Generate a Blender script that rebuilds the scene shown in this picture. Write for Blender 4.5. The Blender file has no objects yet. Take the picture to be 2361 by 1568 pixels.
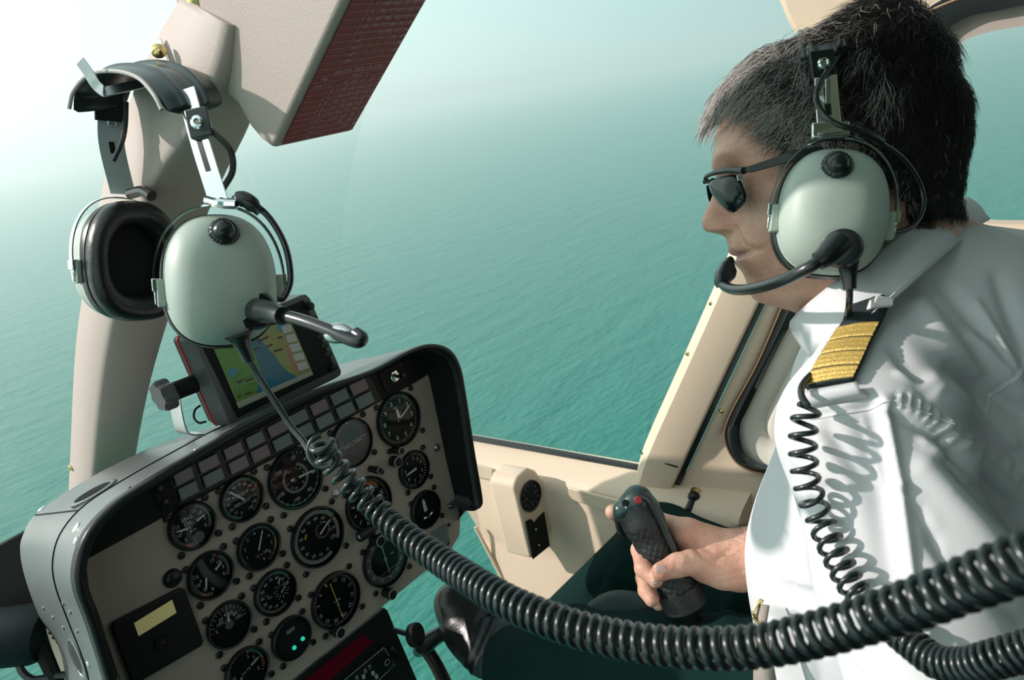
import bpy, math, random
import numpy as np
from mathutils import Vector
# ------------------------------------------------------------------ camera, world, sun, exposure
random.seed(7); RNG = np.random.default_rng(7)
FPX = 1768.0
R_ = np.array([.60635, .35694, .71059]); U_ = np.array([-.21632, .93393, -.28455])
R_ /= np.linalg.norm(R_); U_ -= R_*U_.dot(R_); U_ /= np.linalg.norm(U_)
F_ = np.array([R_[2]*U_[1]-R_[1]*U_[2], R_[0]*U_[2]-R_[2]*U_[0], R_[1]*U_[0]-R_[0]*U_[1]])
F_ = F_ if F_[2] > 0 else -F_
CAM = np.array([0., 0., 1.3])
CR = np.array([R_[0], F_[0], U_[0]]); CU = np.array([R_[1], F_[1], U_[1]]); CF = np.array([R_[2], F_[2], U_[2]])
def V(x, y, z): return np.array([x, y, z], float)
def cdir(x, y, z):                       # a direction given as right, up, away from the viewer
    v = CR*x+CU*y+CF*z
    return v/np.linalg.norm(v)
def P(px, py, d): return CAM + d*(CF + CR*((px-1180.5)/FPX) - CU*((py-784.)/FPX))
def px_of(p):
    q = np.asarray(p)-CAM
    d = q.dot(CF); return (1180.5+FPX*q.dot(CR)/d, 784-FPX*q.dot(CU)/d, d)
def hitY(px, py, y):
    r = P(px, py, 1)-CAM; return CAM + r*((y-CAM[1])/r[1])
def hitX(px, py, x):
    r = P(px, py, 1)-CAM; return CAM + r*((x-CAM[0])/r[0])
def nrm(v): v = np.asarray(v, float); return v/np.linalg.norm(v)
cam = bpy.data.cameras.new('camera'); camo = bpy.data.objects.new('camera', cam)
bpy.context.scene.collection.objects.link(camo)
from mathutils import Matrix
Mx = Matrix(((CR[0], CU[0], -CF[0], CAM[0]), (CR[1], CU[1], -CF[1], CAM[1]), (CR[2], CU[2], -CF[2], CAM[2]), (0, 0, 0, 1)))
camo.matrix_world = Mx
cam.sensor_width = 36; cam.lens = 36*FPX/2361; cam.clip_start = .02; cam.clip_end = 60000
cam.dof.use_dof = True; cam.dof.focus_distance = .80; cam.dof.aperture_fstop = 11
bpy.context.scene.camera = camo
sc = bpy.context.scene
sc.view_settings.view_transform = 'Standard'; sc.view_settings.look = 'None'
sc.view_settings.exposure = 0.0; sc.view_settings.gamma = 1; sc.view_settings.use_curve_mapping = False
SEAUP = nrm(CR*-.1616+CU*.9869+CF*-.328)
w = bpy.data.worlds.new('sky'); sc.world = w; w.use_nodes = True
nt = w.node_tree; nt.nodes.clear()
tc = nt.nodes.new('ShaderNodeTexCoord')
def wdot(vec):
    n = nt.nodes.new('ShaderNodeVectorMath'); n.operation = 'DOT_PRODUCT'
    nt.links.new(tc.outputs['Generated'], n.inputs[0]); n.inputs[1].default_value = tuple(vec); return n.outputs['Value']
def wramp(fac, stops):
    r = nt.nodes.new('ShaderNodeValToRGB'); nt.links.new(fac, r.inputs[0])
    el = r.color_ramp.elements
    while len(el) < len(stops): el.new(.5)
    for e, (p, c) in zip(el, stops): e.position = p; e.color = (*c, 1)
    return r.outputs[0]
elev = wramp(wdot(SEAUP), [(0, (.78, .98, .95)), (.12, (.72, .95, .92)), (.35, (.60, .80, .81)), (1, (.55, .68, .72))])
SUNDIR = nrm(V(.50, -.66, -.55))           # the way the sunlight travels
GLOW = nrm(cdir(-1.0, .62, .55))             # the hazy bright side of the sky
azr = wramp(wdot(GLOW), [(0, (.34, .38, .40)), (.45, (.66, .76, .76)), (.70, (.98, 1.0, .98)), (.95, (1.55, 1.42, 1.34))])
mul = nt.nodes.new('ShaderNodeMix'); mul.data_type = 'RGBA'; mul.blend_type = 'MULTIPLY'; mul.inputs[0].default_value = 1
nt.links.new(elev, mul.inputs[6]); nt.links.new(azr, mul.inputs[7])
lobe = wramp(wdot(nrm(V(-.92, -.12, .36))), [(.0, (0, 0, 0)), (.35, (.10, .10, .10)), (.75, (.70, .82, .80)), (1, (.95, 1.05, 1.02))])   # soft fill added to the sky on the left to light the pilot's face
add = nt.nodes.new('ShaderNodeMix'); add.data_type = 'RGBA'; add.blend_type = 'ADD'; add.inputs[0].default_value = 1
nt.links.new(mul.outputs[2], add.inputs[6]); nt.links.new(lobe, add.inputs[7])
bg = nt.nodes.new('ShaderNodeBackground'); nt.links.new(add.outputs[2], bg.inputs[0]); bg.inputs[1].default_value = 1.08
sc.cycles.volume_bounces = 2
ow = nt.nodes.new('ShaderNodeOutputWorld'); nt.links.new(bg.outputs[0], ow.inputs[0])
sun = bpy.data.lights.new('sun', 'SUN'); suno = bpy.data.objects.new('sun', sun); sc.collection.objects.link(suno)
sun.energy = 4.5; sun.color = (1, .90, .86); sun.angle = math.radians(1.2)
suno.rotation_euler = Vector(SUNDIR).to_track_quat('-Z', 'Y').to_euler(); suno.location = (-2, 2, 5)
# ------------------------------------------------------------------ materials
def mat(name, col, rough=.5, metal=0, spec=.5, noise=0, nscale=40, bump=0, bscale=400, emit=0, trans=0, sss=0, coat=0, col2=None, detail=3):
    m = bpy.data.materials.new(name); m.use_nodes = True; t = m.node_tree; b = t.nodes['Principled BSDF']
    b.inputs['Base Color'].default_value = (*col, 1); b.inputs['Roughness'].default_value = rough
    b.inputs['Metallic'].default_value = metal; b.inputs['Specular IOR Level'].default_value = spec
    b.inputs['Coat Weight'].default_value = coat; b.inputs['Coat Roughness'].default_value = .15
    if emit: b.inputs['Emission Color'].default_value = (*col, 1); b.inputs['Emission Strength'].default_value = emit
    if sss: b.inputs['Subsurface Weight'].default_value = sss; b.inputs['Subsurface Radius'].default_value = (1, .35, .2); b.inputs['Subsurface Scale'].default_value = .006
    if noise or bump:
        co = t.nodes.new('ShaderNodeTexCoord')
    if noise:
        n = t.nodes.new('ShaderNodeTexNoise'); n.inputs['Scale'].default_value = nscale; n.inputs['Detail'].default_value = detail
        t.links.new(co.outputs['Object'], n.inputs['Vector'])
        r = t.nodes.new('ShaderNodeValToRGB'); t.links.new(n.outputs['Fac'], r.inputs[0])
        c2 = col2 or tuple(c*(1-noise) for c in col)
        r.color_ramp.elements[0].position = .35; r.color_ramp.elements[1].position = .65
        r.color_ramp.elements[0].color = (*c2, 1); r.color_ramp.elements[1].color = (*col, 1)
        t.links.new(r.outputs[0], b.inputs['Base Color'])
    if bump:
        n2 = t.nodes.new('ShaderNodeTexNoise'); n2.inputs['Scale'].default_value = bscale; n2.inputs['Detail'].default_value = 2
        t.links.new(co.outputs['Object'], n2.inputs['Vector'])
        bp = t.nodes.new('ShaderNodeBump'); bp.inputs['Strength'].default_value = bump; bp.inputs['Distance'].default_value = .001
        t.links.new(n2.outputs['Fac'], bp.inputs['Height']); t.links.new(bp.outputs[0], b.inputs['Normal'])
    return m
M = {}
M['beige'] = mat('beige leather trim', (.70, .56, .42), .55, noise=.06, nscale=6, bump=.25, bscale=900)
M['pillar'] = mat('grey beige trim', (.47, .395, .35), .6, noise=.06, nscale=5, bump=.25, bscale=700)
M['cream'] = mat('cream plastic', (.72, .68, .60), .4)
M['panel'] = mat('grey taupe panel paint', (.33, .29, .245), .45, noise=.12, nscale=9, bump=.1, bscale=1500)
M['black'] = mat('black satin', (.008, .010, .010), .35, spec=.3)
M['matt'] = mat('black matt', (.006, .008, .008), .65, spec=.2, bump=.1, bscale=900)
M['crinkle'] = mat('dark grey crinkle', (.065, .07, .072), .42, bump=.3, bscale=1400)
M['screw'] = mat('black screw metal', (.02, .02, .022), .3, metal=.6)
M['skin_grey'] = mat('grey aluminium skin', (.20, .21, .21), .38, metal=.55, noise=.15, nscale=7)
M['chrome'] = mat('chrome', (.80, .82, .82), .12, metal=1)
M['steel'] = mat('brushed steel', (.62, .64, .64), .3, metal=1)
M['brass'] = mat('brass', (.75, .58, .25), .25, metal=1)
M['bronze'] = mat('bronze piping', (.30, .19, .11), .4, metal=.4)
M['rubber'] = mat('black rubber', (.012, .016, .016), .28, coat=.15)
M['coil'] = mat('black coiled cord jacket', (.012, .02, .02), .27, spec=.6)
M['leather'] = mat('black leather', (.012, .013, .013), .33, noise=.3, nscale=60, bump=.3, bscale=250)
M['cup'] = mat('pale sage plastic', (.40, .47, .41), .48, noise=.05, nscale=12, bump=.1, bscale=1200)
M['white'] = mat('white dial print', (.75, .78, .76), .6)
M['dim'] = mat('dim grey print', (.30, .32, .31), .6)
M['dial'] = mat('black dial face', (.004, .007, .008), .6, spec=.2)
M['green'] = mat('green dial print', (.08, .42, .25), .6)
M['yellow'] = mat('yellow dial print', (.75, .62, .08), .5)
M['red'] = mat('red dial print', (.6, .06, .04), .5)
M['orange'] = mat('orange dial print', (.75, .25, .10), .5)
M['placard'] = mat('maroon placard', (.27, .022, .036), .5)
M['placard_ink'] = mat('pale pink placard print', (.58, .34, .36), .6)
M['needle'] = mat('cream needle paint', (.80, .78, .70), .5)
M['lcd'] = mat('pale yellow display', (.58, .53, .23), .3, emit=.12)
M['led'] = mat('green indicator lamp', (.02, .55, .38), .3, emit=.8)
M['cap_grey'] = mat('grey annunciator cap', (.12, .15, .155), .35)
M['cap_pink'] = mat('pinkish annunciator cap', (.17, .13, .145), .35)
M['redstripe'] = mat('red gasket', (.70, .08, .06), .4)
M['redbutton'] = mat('dull red button', (.24, .02, .025), .4)
M['redscreen'] = mat('dark red tinted screen', (.10, .003, .012), .15)
M['shirt'] = mat('white cotton shirt', (.62, .625, .635), .8, spec=.2, noise=.03, nscale=20, bump=.25, bscale=2200)
M['trouser'] = mat('dark teal black trousers', (.005, .020, .018), .9, spec=.06, bump=.2, bscale=1800)
M['gold'] = mat('gold braid', (.70, .48, .13), .5, metal=.35, noise=.35, nscale=700, bump=.6, bscale=900)
M['lens'] = mat('dark green lens', (.004, .012, .011), .1, spec=.25)
M['frame'] = mat('dark gunmetal frame', (.03, .035, .035), .35, metal=.4)
M['belt'] = mat('taupe webbing', (.30, .26, .22), .8, bump=.3, bscale=900)
M['grip'] = mat('black textured grip rubber', (.014, .016, .016), .5, bump=.8, bscale=500)
M['lip'] = mat('lip skin', (.42, .20, .18), .45, sss=.1)
M['nail'] = mat('finger nail', (.60, .38, .33), .25, sss=.1)
M['tooth'] = mat('red foam lining', (.7, .12, .08), .8)
M['mapscreen'] = None
def glass_mat(name, tint=(1, 1, 1), strength=.06, rough=.03):
    m = bpy.data.materials.new(name); m.use_nodes = True; t = m.node_tree; t.nodes.clear()
    o = t.nodes.new('ShaderNodeOutputMaterial'); mx = t.nodes.new('ShaderNodeMixShader')
    tr = t.nodes.new('ShaderNodeBsdfTransparent'); tr.inputs[0].default_value = (*tint, 1)
    g = t.nodes.new('ShaderNodeBsdfGlossy'); g.inputs['Roughness'].default_value = rough
    lw = t.nodes.new('ShaderNodeFresnel'); lw.inputs[0].default_value = 1.2 + strength
    t.links.new(lw.outputs[0], mx.inputs[0]); t.links.new(tr.outputs[0], mx.inputs[1]); t.links.new(g.outputs[0], mx.inputs[2])
    t.links.new(mx.outputs[0], o.inputs[0]); return m
M['glass'] = glass_mat('clear gauge glass', (.96, .98, .97), .10)
M['pane'] = glass_mat('clear windshield acrylic', (.985, .995, .99), .05)
# ------------------------------------------------------------------ object helpers
COL = sc.collection; ORG = {}
def tag(o, label=None, cat=None, group=None, kind=None):
    if label: o['label'] = label
    if cat: o['category'] = cat
    if group: o['group'] = group
    if kind: o['kind'] = kind
    return o
def thing(name, label, cat, loc, group=None):
    o = bpy.data.objects.new(name, None); COL.objects.link(o); o.location = tuple(loc); o.empty_display_size = .02
    ORG[o.name] = np.array(loc, float); return tag(o, label, cat, group)
class MB:
    def __init__(s): s.v = []; s.f = []; s.n = 0
    def add(s, vs, fs):
        vs = np.asarray(vs, float).reshape(-1, 3); s.v.append(vs)
        n = s.n; s.f.extend([tuple(i+n for i in f) for f in fs]); s.n += len(vs); return s
    def grid(s, pts, closed_u=False, closed_v=False, cap=False):
        pts = np.asarray(pts, float); a, b = pts.shape[:2]; fs = []
        for i in range(a if closed_u else a-1):
            for j in range(b if closed_v else b-1):
                i2, j2 = (i+1) % a, (j+1) % b
                fs.append((i*b+j, i*b+j2, i2*b+j2, i2*b+j))
        if cap and closed_v: fs.append(tuple(range(b))[::-1]); fs.append(tuple((a-1)*b+j for j in range(b)))
        return s.add(pts.reshape(-1, 3), fs)
    def box(s, c, x, y, z):               # centre and three half-extent vectors
        c, x, y, z = [np.asarray(q, float) for q in (c, x, y, z)]
        vs = [c+a*x+b*y+d*z for a in (-1, 1) for b in (-1, 1) for d in (-1, 1)]
        return s.add(vs, [(0, 1, 3, 2), (4, 6, 7, 5), (0, 4, 5, 1), (2, 3, 7, 6), (0, 2, 6, 4), (1, 5, 7, 3)])
    def tube(s, pts, r, seg=10, cap=True, flat=None):
        pts = np.asarray(pts, float); n = len(pts); r = np.broadcast_to(r, n) if np.ndim(r) < 2 else r
        T = np.gradient(pts, axis=0); T /= np.linalg.norm(T, axis=1)[:, None]+1e-12
        u = np.cross(T[0], [0, 0, 1.]); u = u if np.linalg.norm(u) > .1 else np.cross(T[0], [1., 0, 0]); u = nrm(u)
        rings = []; a = np.linspace(0, 2*math.pi, seg, endpoint=False)
        for i in range(n):
            u = nrm(u-T[i]*u.dot(T[i])); v = np.cross(T[i], u)
            rings.append(pts[i]+r[i]*(np.cos(a)[:, None]*u+np.sin(a)[:, None]*v))
        return s.grid(rings, closed_v=True, cap=cap)
    def cyl(s, p0, p1, r0, r1=None, seg=20): return s.tube([p0, p1], [r0, r0 if r1 is None else r1], seg)
    def lathe(s, c, axis, prof, seg=32, ux=None, sx=1, close=False):     # prof: (radius, height)
        ax = nrm(axis); u = np.cross(ax, [0, 0, 1.]) if ux is None else np.asarray(ux, float)
        if np.linalg.norm(u) < .1: u = np.cross(ax, [1., 0, 0])
        u = nrm(u-ax*u.dot(ax)); v = np.cross(ax, u); a = np.linspace(0, 2*math.pi, seg, endpoint=False)
        rings = [np.asarray(c)+ax*h+r*(np.cos(a)[:, None]*u*sx+np.sin(a)[:, None]*v) for r, h in prof]
        return s.grid(rings, closed_v=True, closed_u=close)
    def prism(s, outline, d):              # outline: ring of 3-D points, d: extrusion vector
        o = np.asarray(outline, float); n = len(o); d = np.asarray(d, float)
        s.add(np.vstack([o, o+d]), [tuple(range(n))[::-1], tuple(range(n, 2*n))]+[(i, (i+1) % n, n+(i+1) % n, n+i) for i in range(n)])
        return s
    def ball(s, c, r, seg=16, ax=None):
        r = np.broadcast_to(r, 3); th = np.linspace(.001, math.pi-.001, seg//2+1); ph = np.linspace(0, 2*math.pi, seg, endpoint=False)
        ax = np.eye(3) if ax is None else np.asarray(ax)
        g = [[np.asarray(c)+r[0]*math.sin(t)*math.cos(p)*ax[0]+r[1]*math.sin(t)*math.sin(p)*ax[1]+r[2]*math.cos(t)*ax[2] for p in ph] for t in th]
        return s.grid(g, closed_v=True, cap=True)
    def arr(s): return np.vstack(s.v)
    def build(s, name, m, parent=None, label=None, smooth=35, bevel=0, bseg=2, solid=0, sub=0, loc=None):
        v = s.arr(); me = bpy.data.meshes.new(name)
        o = bpy.data.objects.new(name, me)
        if parent is None:
            org = np.array([*(v.min(0)+v.max(0))[:2]/2, v[:, 2].min()]) if loc is None else np.asarray(loc, float); o.location = tuple(org)
        else: org = ORG[parent.name]; o.parent = parent
        me.from_pydata((v-org).tolist(), [], s.f); me.materials.append(m); me.update()
        import bmesh
        bm = bmesh.new(); bm.from_mesh(me); bmesh.ops.recalc_face_normals(bm, faces=bm.faces); bm.to_mesh(me); bm.free()
        me.shade_smooth()
        if smooth < 180 and not sub and not bevel: me.set_sharp_from_angle(angle=math.radians(smooth))
        COL.objects.link(o); ORG[o.name] = org
        if label: o['label'] = label
        if solid: md = o.modifiers.new('solid', 'SOLIDIFY'); md.thickness = solid; md.offset = 0
        if bevel:
            md = o.modifiers.new('bevel', 'BEVEL'); md.width = bevel; md.segments = bseg; md.limit_method = 'ANGLE'; md.angle_limit = math.radians(35)
            md.harden_normals = False
            me.set_sharp_from_angle(angle=math.radians(60))
        if sub: md = o.modifiers.new('sub', 'SUBSURF'); md.levels = sub; md.render_levels = sub
        return o
def spline(pts, n):                        # Catmull-Rom through points of any dimension
    p = np.asarray(pts, float); p = np.vstack([2*p[0]-p[1], p, 2*p[-1]-p[-2]]); k = len(p)-3
    out = []
    for t in np.linspace(0, k-1e-9, n):
        i = int(t); u = t-i; a, b, c, d = p[i:i+4]
        out.append(.5*(2*b+(c-a)*u+(2*a-5*b+4*c-d)*u*u+(3*b-a-3*c+d)*u**3))
    return np.array(out)
def PS(pts, n): return np.array([P(*q) for q in spline(pts, n)])   # spline in pixel, pixel, distance
_txt = {}
def glyphs(t):
    if t not in _txt:
        c = bpy.data.curves.new('t', 'FONT'); c.body = t; c.size = 1; c.resolution_u = 2
        o = bpy.data.objects.new('t', c); me = bpy.data.meshes.new_from_object(o)
        v = np.array([x.co[:] for x in me.vertices]).reshape(-1, 3)[:, :2]; f = [tuple(q.vertices) for q in me.polygons]
        if len(v): v = v-np.array([(v[:, 0].min()+v[:, 0].max())/2, .36])
        bpy.data.objects.remove(o); bpy.data.curves.remove(c); bpy.data.meshes.remove(me); _txt[t] = (v, f)
    return _txt[t]
def text(mb, t, c, x, y, h, rot=0):        # text centred at c, x and y unit axes, capital height h
    v, f = glyphs(t)
    if not len(v): return
    s = h/.72; cr, sr = math.cos(rot), math.sin(rot); x2 = x*cr+y*sr; y2 = -x*sr+y*cr
    mb.add(np.asarray(c)+s*(v[:, :1]*x2+v[:, 1:]*y2), f)
# ------------------------------------------------------------------ signed distance sculpting
def s_cone(a, b, r1, r2):
    a, b = np.asarray(a, float), np.asarray(b, float)
    def f(p):
        ab = b-a; t = np.clip(((p-a)@ab)/(ab@ab), 0, 1)
        return np.linalg.norm(p-a-t[:, None]*ab, axis=1)-(r1+(r2-r1)*t)
    f.bb = (np.minimum(a-r1, b-r2), np.maximum(a+r1, b+r2)); return f
def s_ell(c, r, ax=None):
    c = np.asarray(c, float); r = np.asarray(r, float); A = np.eye(3) if ax is None else np.array([nrm(q) for q in ax])
    def f(p):
        q = (p-c)@A.T; k0 = np.linalg.norm(q/r, axis=1); k1 = np.linalg.norm(q/(r*r), axis=1)+1e-9
        return k0*(k0-1)/k1
    R = r.max(); f.bb = (c-R, c+R); return f
def smin(a, b, k):
    h = np.clip(.5+.5*(b-a)/k, 0, 1); return b*(1-h)+a*h-k*h*(1-h)
def s_union(fs, k):
    def f(p):
        d = fs[0](p)
        for i, g in enumerate(fs[1:]): d = smin(d, g(p), k)
        return d
    f.bb = (np.min([g.bb[0] for g in fs], axis=0), np.max([g.bb[1] for g in fs], axis=0)); return f
def subdivide(v, F):
    E = np.vstack([F[:, [i, (i+1) % 4]] for i in range(4)]); E.sort(axis=1); U, inv = np.unique(E, axis=0, return_inverse=True); inv = inv.reshape(4, -1).T
    n, m = len(v), len(U); v2 = np.vstack([v, v[U].mean(1), v[F].mean(1)]); e = n+inv; c = n+m+np.arange(len(F))
    return v2, np.vstack([np.stack([F[:, i], e[:, i], c, e[:, (i+3) % 4]], 1) for i in range(4)])
def surface(f, h, clip=None, disp=None, subd=0):
    lo, hi = f.bb[0]-3*h, f.bb[1]+3*h
    if clip is not None: lo = np.maximum(lo, clip[0]); hi = np.minimum(hi, clip[1])
    n = np.ceil((hi-lo)/h).astype(int)+1
    xs = [lo[i]+h*np.arange(n[i]) for i in range(3)]
    G = np.stack(np.meshgrid(*xs, indexing='ij'), -1).reshape(-1, 3); D = np.empty(len(G))
    for i in range(0, len(G), 200000): D[i:i+200000] = f(G[i:i+200000])
    D = D.reshape(n)
    for ax in range(3):                      # close the surface at the grid border
        sl = [slice(None)]*3; sl[ax] = 0; D[tuple(sl)] = np.maximum(D[tuple(sl)], h*.5); sl[ax] = -1; D[tuple(sl)] = np.maximum(D[tuple(sl)], h*.5)
    S = D < 0; m = n-1; acc = np.zeros((*m, 3)); cnt = np.zeros(m)
    cs = [(i, j, k) for i in (0, 1) for j in (0, 1) for k in (0, 1)]
    def sub(A, c): return A[c[0]:c[0]+m[0], c[1]:c[1]+m[1], c[2]:c[2]+m[2]]
    for a in cs:
        for ax in range(3):
            if a[ax]: continue
            b = list(a); b[ax] = 1; b = tuple(b); da, db = sub(D, a), sub(D, b); x = (da < 0) != (db < 0)
            t = np.where(x, da/(da-db+1e-20), 0)
            for q in range(3): acc[..., q] += np.where(x, a[q]+(t if q == ax else 0), 0)
            cnt += x
    ok = cnt > 0; idx = -np.ones(m, int); idx[ok] = np.arange(ok.sum()); ii = np.argwhere(ok)
    v = lo+h*(ii+acc[ok]/cnt[ok][:, None]); faces = []
    for ax in range(3):
        o1, o2 = [(1, 2), (2, 0), (0, 1)][ax]
        sl0 = [slice(1, m[q]) for q in range(3)]; sl0[ax] = slice(0, m[ax]); sl1 = list(sl0); sl1[ax] = slice(1, m[ax]+1)
        e = S[tuple(sl0)] != S[tuple(sl1)]; base = np.argwhere(e)+np.array([0 if q == ax else 1 for q in range(3)]); flip = S[tuple(sl0)][e]
        d1 = np.eye(3, dtype=int)[o1]; d2 = np.eye(3, dtype=int)[o2]
        q = [base, base-d1, base-d1-d2, base-d2]; q = np.stack([idx[tuple(z.T)] for z in q], 1)
        q[~flip] = q[~flip][:, ::-1]; faces.append(q[(q >= 0).all(1)])
    Fq = np.vstack(faces)
    for it in range(2+subd):
        if it == 2: v, Fq = subdivide(v, Fq)
        d = f(v); e = h*.3; g = np.stack([f(v+np.eye(3)[q]*e)-f(v-np.eye(3)[q]*e) for q in range(3)], 1)/(2*e)
        gl = np.linalg.norm(g, axis=1)[:, None]+1e-9; bd = ((v-lo) > 1.6*h).all(1) & ((hi-v) > 1.6*h).all(1)
        v = v-np.where(bd, np.clip(d, -h, h), 0)[:, None]*g/gl**2*np.minimum(1, gl)
    if disp is not None:
        g = np.stack([f(v+np.eye(3)[q]*h)-f(v-np.eye(3)[q]*h) for q in range(3)], 1); g /= np.linalg.norm(g, axis=1)[:, None]+1e-9
        v = v+g*disp(v, g)[:, None]
    mb = MB(); mb.add(v, Fq.tolist()); return mb
# ------------------------------------------------------------------ sea
def sea_material():
    m = bpy.data.materials.new('teal sea'); m.use_nodes = True; t = m.node_tree; b = t.nodes['Principled BSDF']
    b.inputs['Base Color'].default_value = (.009, .165, .128, 1); b.inputs['Roughness'].default_value = .22; b.inputs['IOR'].default_value = 1.33
    co = t.nodes.new('ShaderNodeTexCoord'); prev = None
    for sc_, st, dist in ((.02, .5, 6), (.13, .75, 1.6), (.5, .6, .45)):
        mp = t.nodes.new('ShaderNodeMapping'); mp.inputs['Scale'].default_value = (1, 2.6, 1); mp.inputs['Rotation'].default_value = (0, 0, .5)
        n = t.nodes.new('ShaderNodeTexNoise'); n.inputs['Scale'].default_value = sc_; n.inputs['Detail'].default_value = 3; n.inputs['Distortion'].default_value = .4
        t.links.new(co.outputs['Object'], mp.inputs[0]); t.links.new(mp.outputs[0], n.inputs['Vector'])
        bp = t.nodes.new('ShaderNodeBump'); bp.inputs['Strength'].default_value = st; bp.inputs['Distance'].default_value = dist
        t.links.new(n.outputs['Fac'], bp.inputs['Height'])
        if prev: t.links.new(prev.outputs[0], bp.inputs['Normal'])
        prev = bp
    t.links.new(prev.outputs[0], b.inputs['Normal'])
    return m
def build_sea():
    s1 = nrm(np.cross(SEAUP, [0, 1., 0])); s2 = np.cross(SEAUP, s1); c = CAM-SEAUP*150
    me = bpy.data.meshes.new('sea'); K = 30000
    me.from_pydata([(-K, -K, 0), (K, -K, 0), (K, K, 0), (-K, K, 0)], [], [(0, 1, 2, 3)]); me.materials.append(sea_material())
    o = bpy.data.objects.new('sea', me); COL.objects.link(o)
    o.matrix_world = Matrix(((s1[0], s2[0], SEAUP[0], c[0]), (s1[1], s2[1], SEAUP[1], c[1]), (s1[2], s2[2], SEAUP[2], c[2]), (0, 0, 0, 1)))
    tag(o, kind='structure')
build_sea()
def build_haze():                          # thin sea haze lying over the water, with the aircraft in it
    m = bpy.data.materials.new('sea haze'); m.use_nodes = True; t = m.node_tree; t.nodes.clear()
    o_ = t.nodes.new('ShaderNodeOutputMaterial'); v = t.nodes.new('ShaderNodeVolumeScatter')
    v.inputs['Density'].default_value = .00031; v.inputs['Color'].default_value = (.86, 1, .98, 1); v.inputs['Anisotropy'].default_value = .55
    t.links.new(v.outputs[0], o_.inputs['Volume'])
    s1 = nrm(np.cross(SEAUP, [0, 1., 0])); s2 = np.cross(SEAUP, s1)
    b = MB(); b.box(V(0, 0, 131), V(28000, 0, 0), V(0, 28000, 0), V(0, 0, 130)); c = CAM-SEAUP*150
    me = bpy.data.meshes.new('sea_haze'); me.from_pydata(b.arr().tolist(), [], b.f); me.materials.append(m); me.update()
    import bmesh
    bm = bmesh.new(); bm.from_mesh(me); bmesh.ops.recalc_face_normals(bm, faces=bm.faces); bm.to_mesh(me); bm.free()
    o = bpy.data.objects.new('sea_haze', me); COL.objects.link(o)
    o.matrix_world = Matrix(((s1[0], s2[0], SEAUP[0], c[0]), (s1[1], s2[1], SEAUP[1], c[1]), (s1[2], s2[2], SEAUP[2], c[2]), (0, 0, 0, 1)))
    tag(o, kind='structure')
build_haze()
def rel(x, y, z): return CAM+V(x, y, z)
def hX(px, py, x): return hitX(px, py, x)
EX, EY, EZ = np.eye(3)
def struct(mb, name, m, **k): return tag(mb.build(name, m, **k), kind='structure')
# ------------------------------------------------------------------ cabin shell
b = MB(); b.box(rel(-.05, -.76, .33), EX*1.1, EY*.90, EZ*.025); struct(b, 'ceiling', M['beige'], bevel=.01)
b = MB(); b.box(rel(-.05, -1.62, -.45), EX*1.1, EY*.02, EZ*.80); struct(b, 'wall_rear', M['matt'])
b = MB(); b.box(rel(-.05, -.58, -1.27), EX*1.1, EY*1.05, EZ*.02); struct(b, 'floor', M['matt'])
b = MB(); b.box(rel(-1.12, -.75, -.95), EX*.02, EY*.85, EZ*.30); struct(b, 'wall_left', M['matt'])
XW = .93
b = MB(); b.box(rel(1.01, -.82, -.76), EX*.015, EY*.86, EZ*.50); struct(b, 'wall_right_lower', M['beige'])
# side wall below the window: ledge, inner face with a crease, extruded outward
def wall_pts(px, py, x): return hX(px, py, x)
stations = []
for t in np.linspace(0, 1, 9):
    y = 1.13-.65*t
    z0 = -.622-.02*t
    stations.append([rel(1.02, y, z0), rel(1.0, y, z0), rel(.985, y, z0-.003), rel(.955, y, z0-.010), rel(.937, y, z0-.020), rel(XW, y, z0-.04), rel(XW, y, -.80), rel(XW-.004, y, -.815), rel(XW-.03, y, -.90), rel(XW-.06, y, -1.05), rel(1.03, y, -1.10)])
g = np.array(stations)
# the front edge of the wall slopes back towards the floor, as the chin window needs it to
edge = [hX(1083, 1085, XW)[1], hX(1101, 1218, XW)[1], hX(1165, 1345, XW-.02)[1], hX(1225, 1440, XW-.04)[1]]
zed = [hX(1083, 1085, XW)[2], hX(1101, 1218, XW)[2], hX(1165, 1345, XW-.02)[2], hX(1225, 1440, XW-.04)[2]]
for i in range(9):
    for j in range(11):
        ymax = np.interp(-g[i, j, 2], -np.array(zed), edge); k = (g[i, j, 1]-(.48+CAM[1]))/.65
        if j >= 5: g[i, j, 1] = .48+(ymax-.48)*k
b = MB(); b.grid(g, closed_v=True, cap=True); struct(b, 'wall_right', M['beige'], smooth=50)
b = MB(); pts = [rel(1.003, y, z) for y, z in ((1.16, -.620), (.9, -.628), (.675, -.637))]
b.tube(pts, .0075, 8); struct(b, 'trim_1', M['rubber'])
# edge strip of the chin window
b = MB(); b.tube([hX(1096, 1215, .915), hX(1130, 1280, .915), hX(1162, 1342, .905), hX(1215, 1440, .89)], .004, 8); struct(b, 'trim_2', M['beige'])
# door front post
XP = .985
Lf = [(1452, 1135), (1468, 1090), (1492, 1010), (1590, 790), (1690, 560), (1780, 350), (1845, 195), (1905, 60)]
Rt = [(1520, 1180), (1545, 1128), (1580, 1052), (1672, 855), (1760, 668), (1860, 450), (1935, 285), (1995, 150)]
def dense(l, n=30): return spline(np.array(l, float), n)
Ld, Rd = dense(Lf), dense(Rt)
rings = []
for (a, c, e, f) in zip(Ld[:, 0], Ld[:, 1], Rd[:, 0], Rd[:, 1]):
    p, q = hX(a, c, XP+.012), hX(e, f, XP-.02); mid = q-p
    rings.append([p, p+mid*.16-EX*.022, p+mid*.30-EX*.026, q-mid*.05, q+EX*.004, q+EX*.055, p+EX*.03])
b = MB(); b.grid(rings, closed_v=True, cap=True); post = struct(b, 'trim_3', M['beige'], smooth=28)
b = MB(); j0, j1 = hX(1483, 1052, XP-.012), hX(1562, 1077, XP-.0205)
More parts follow.
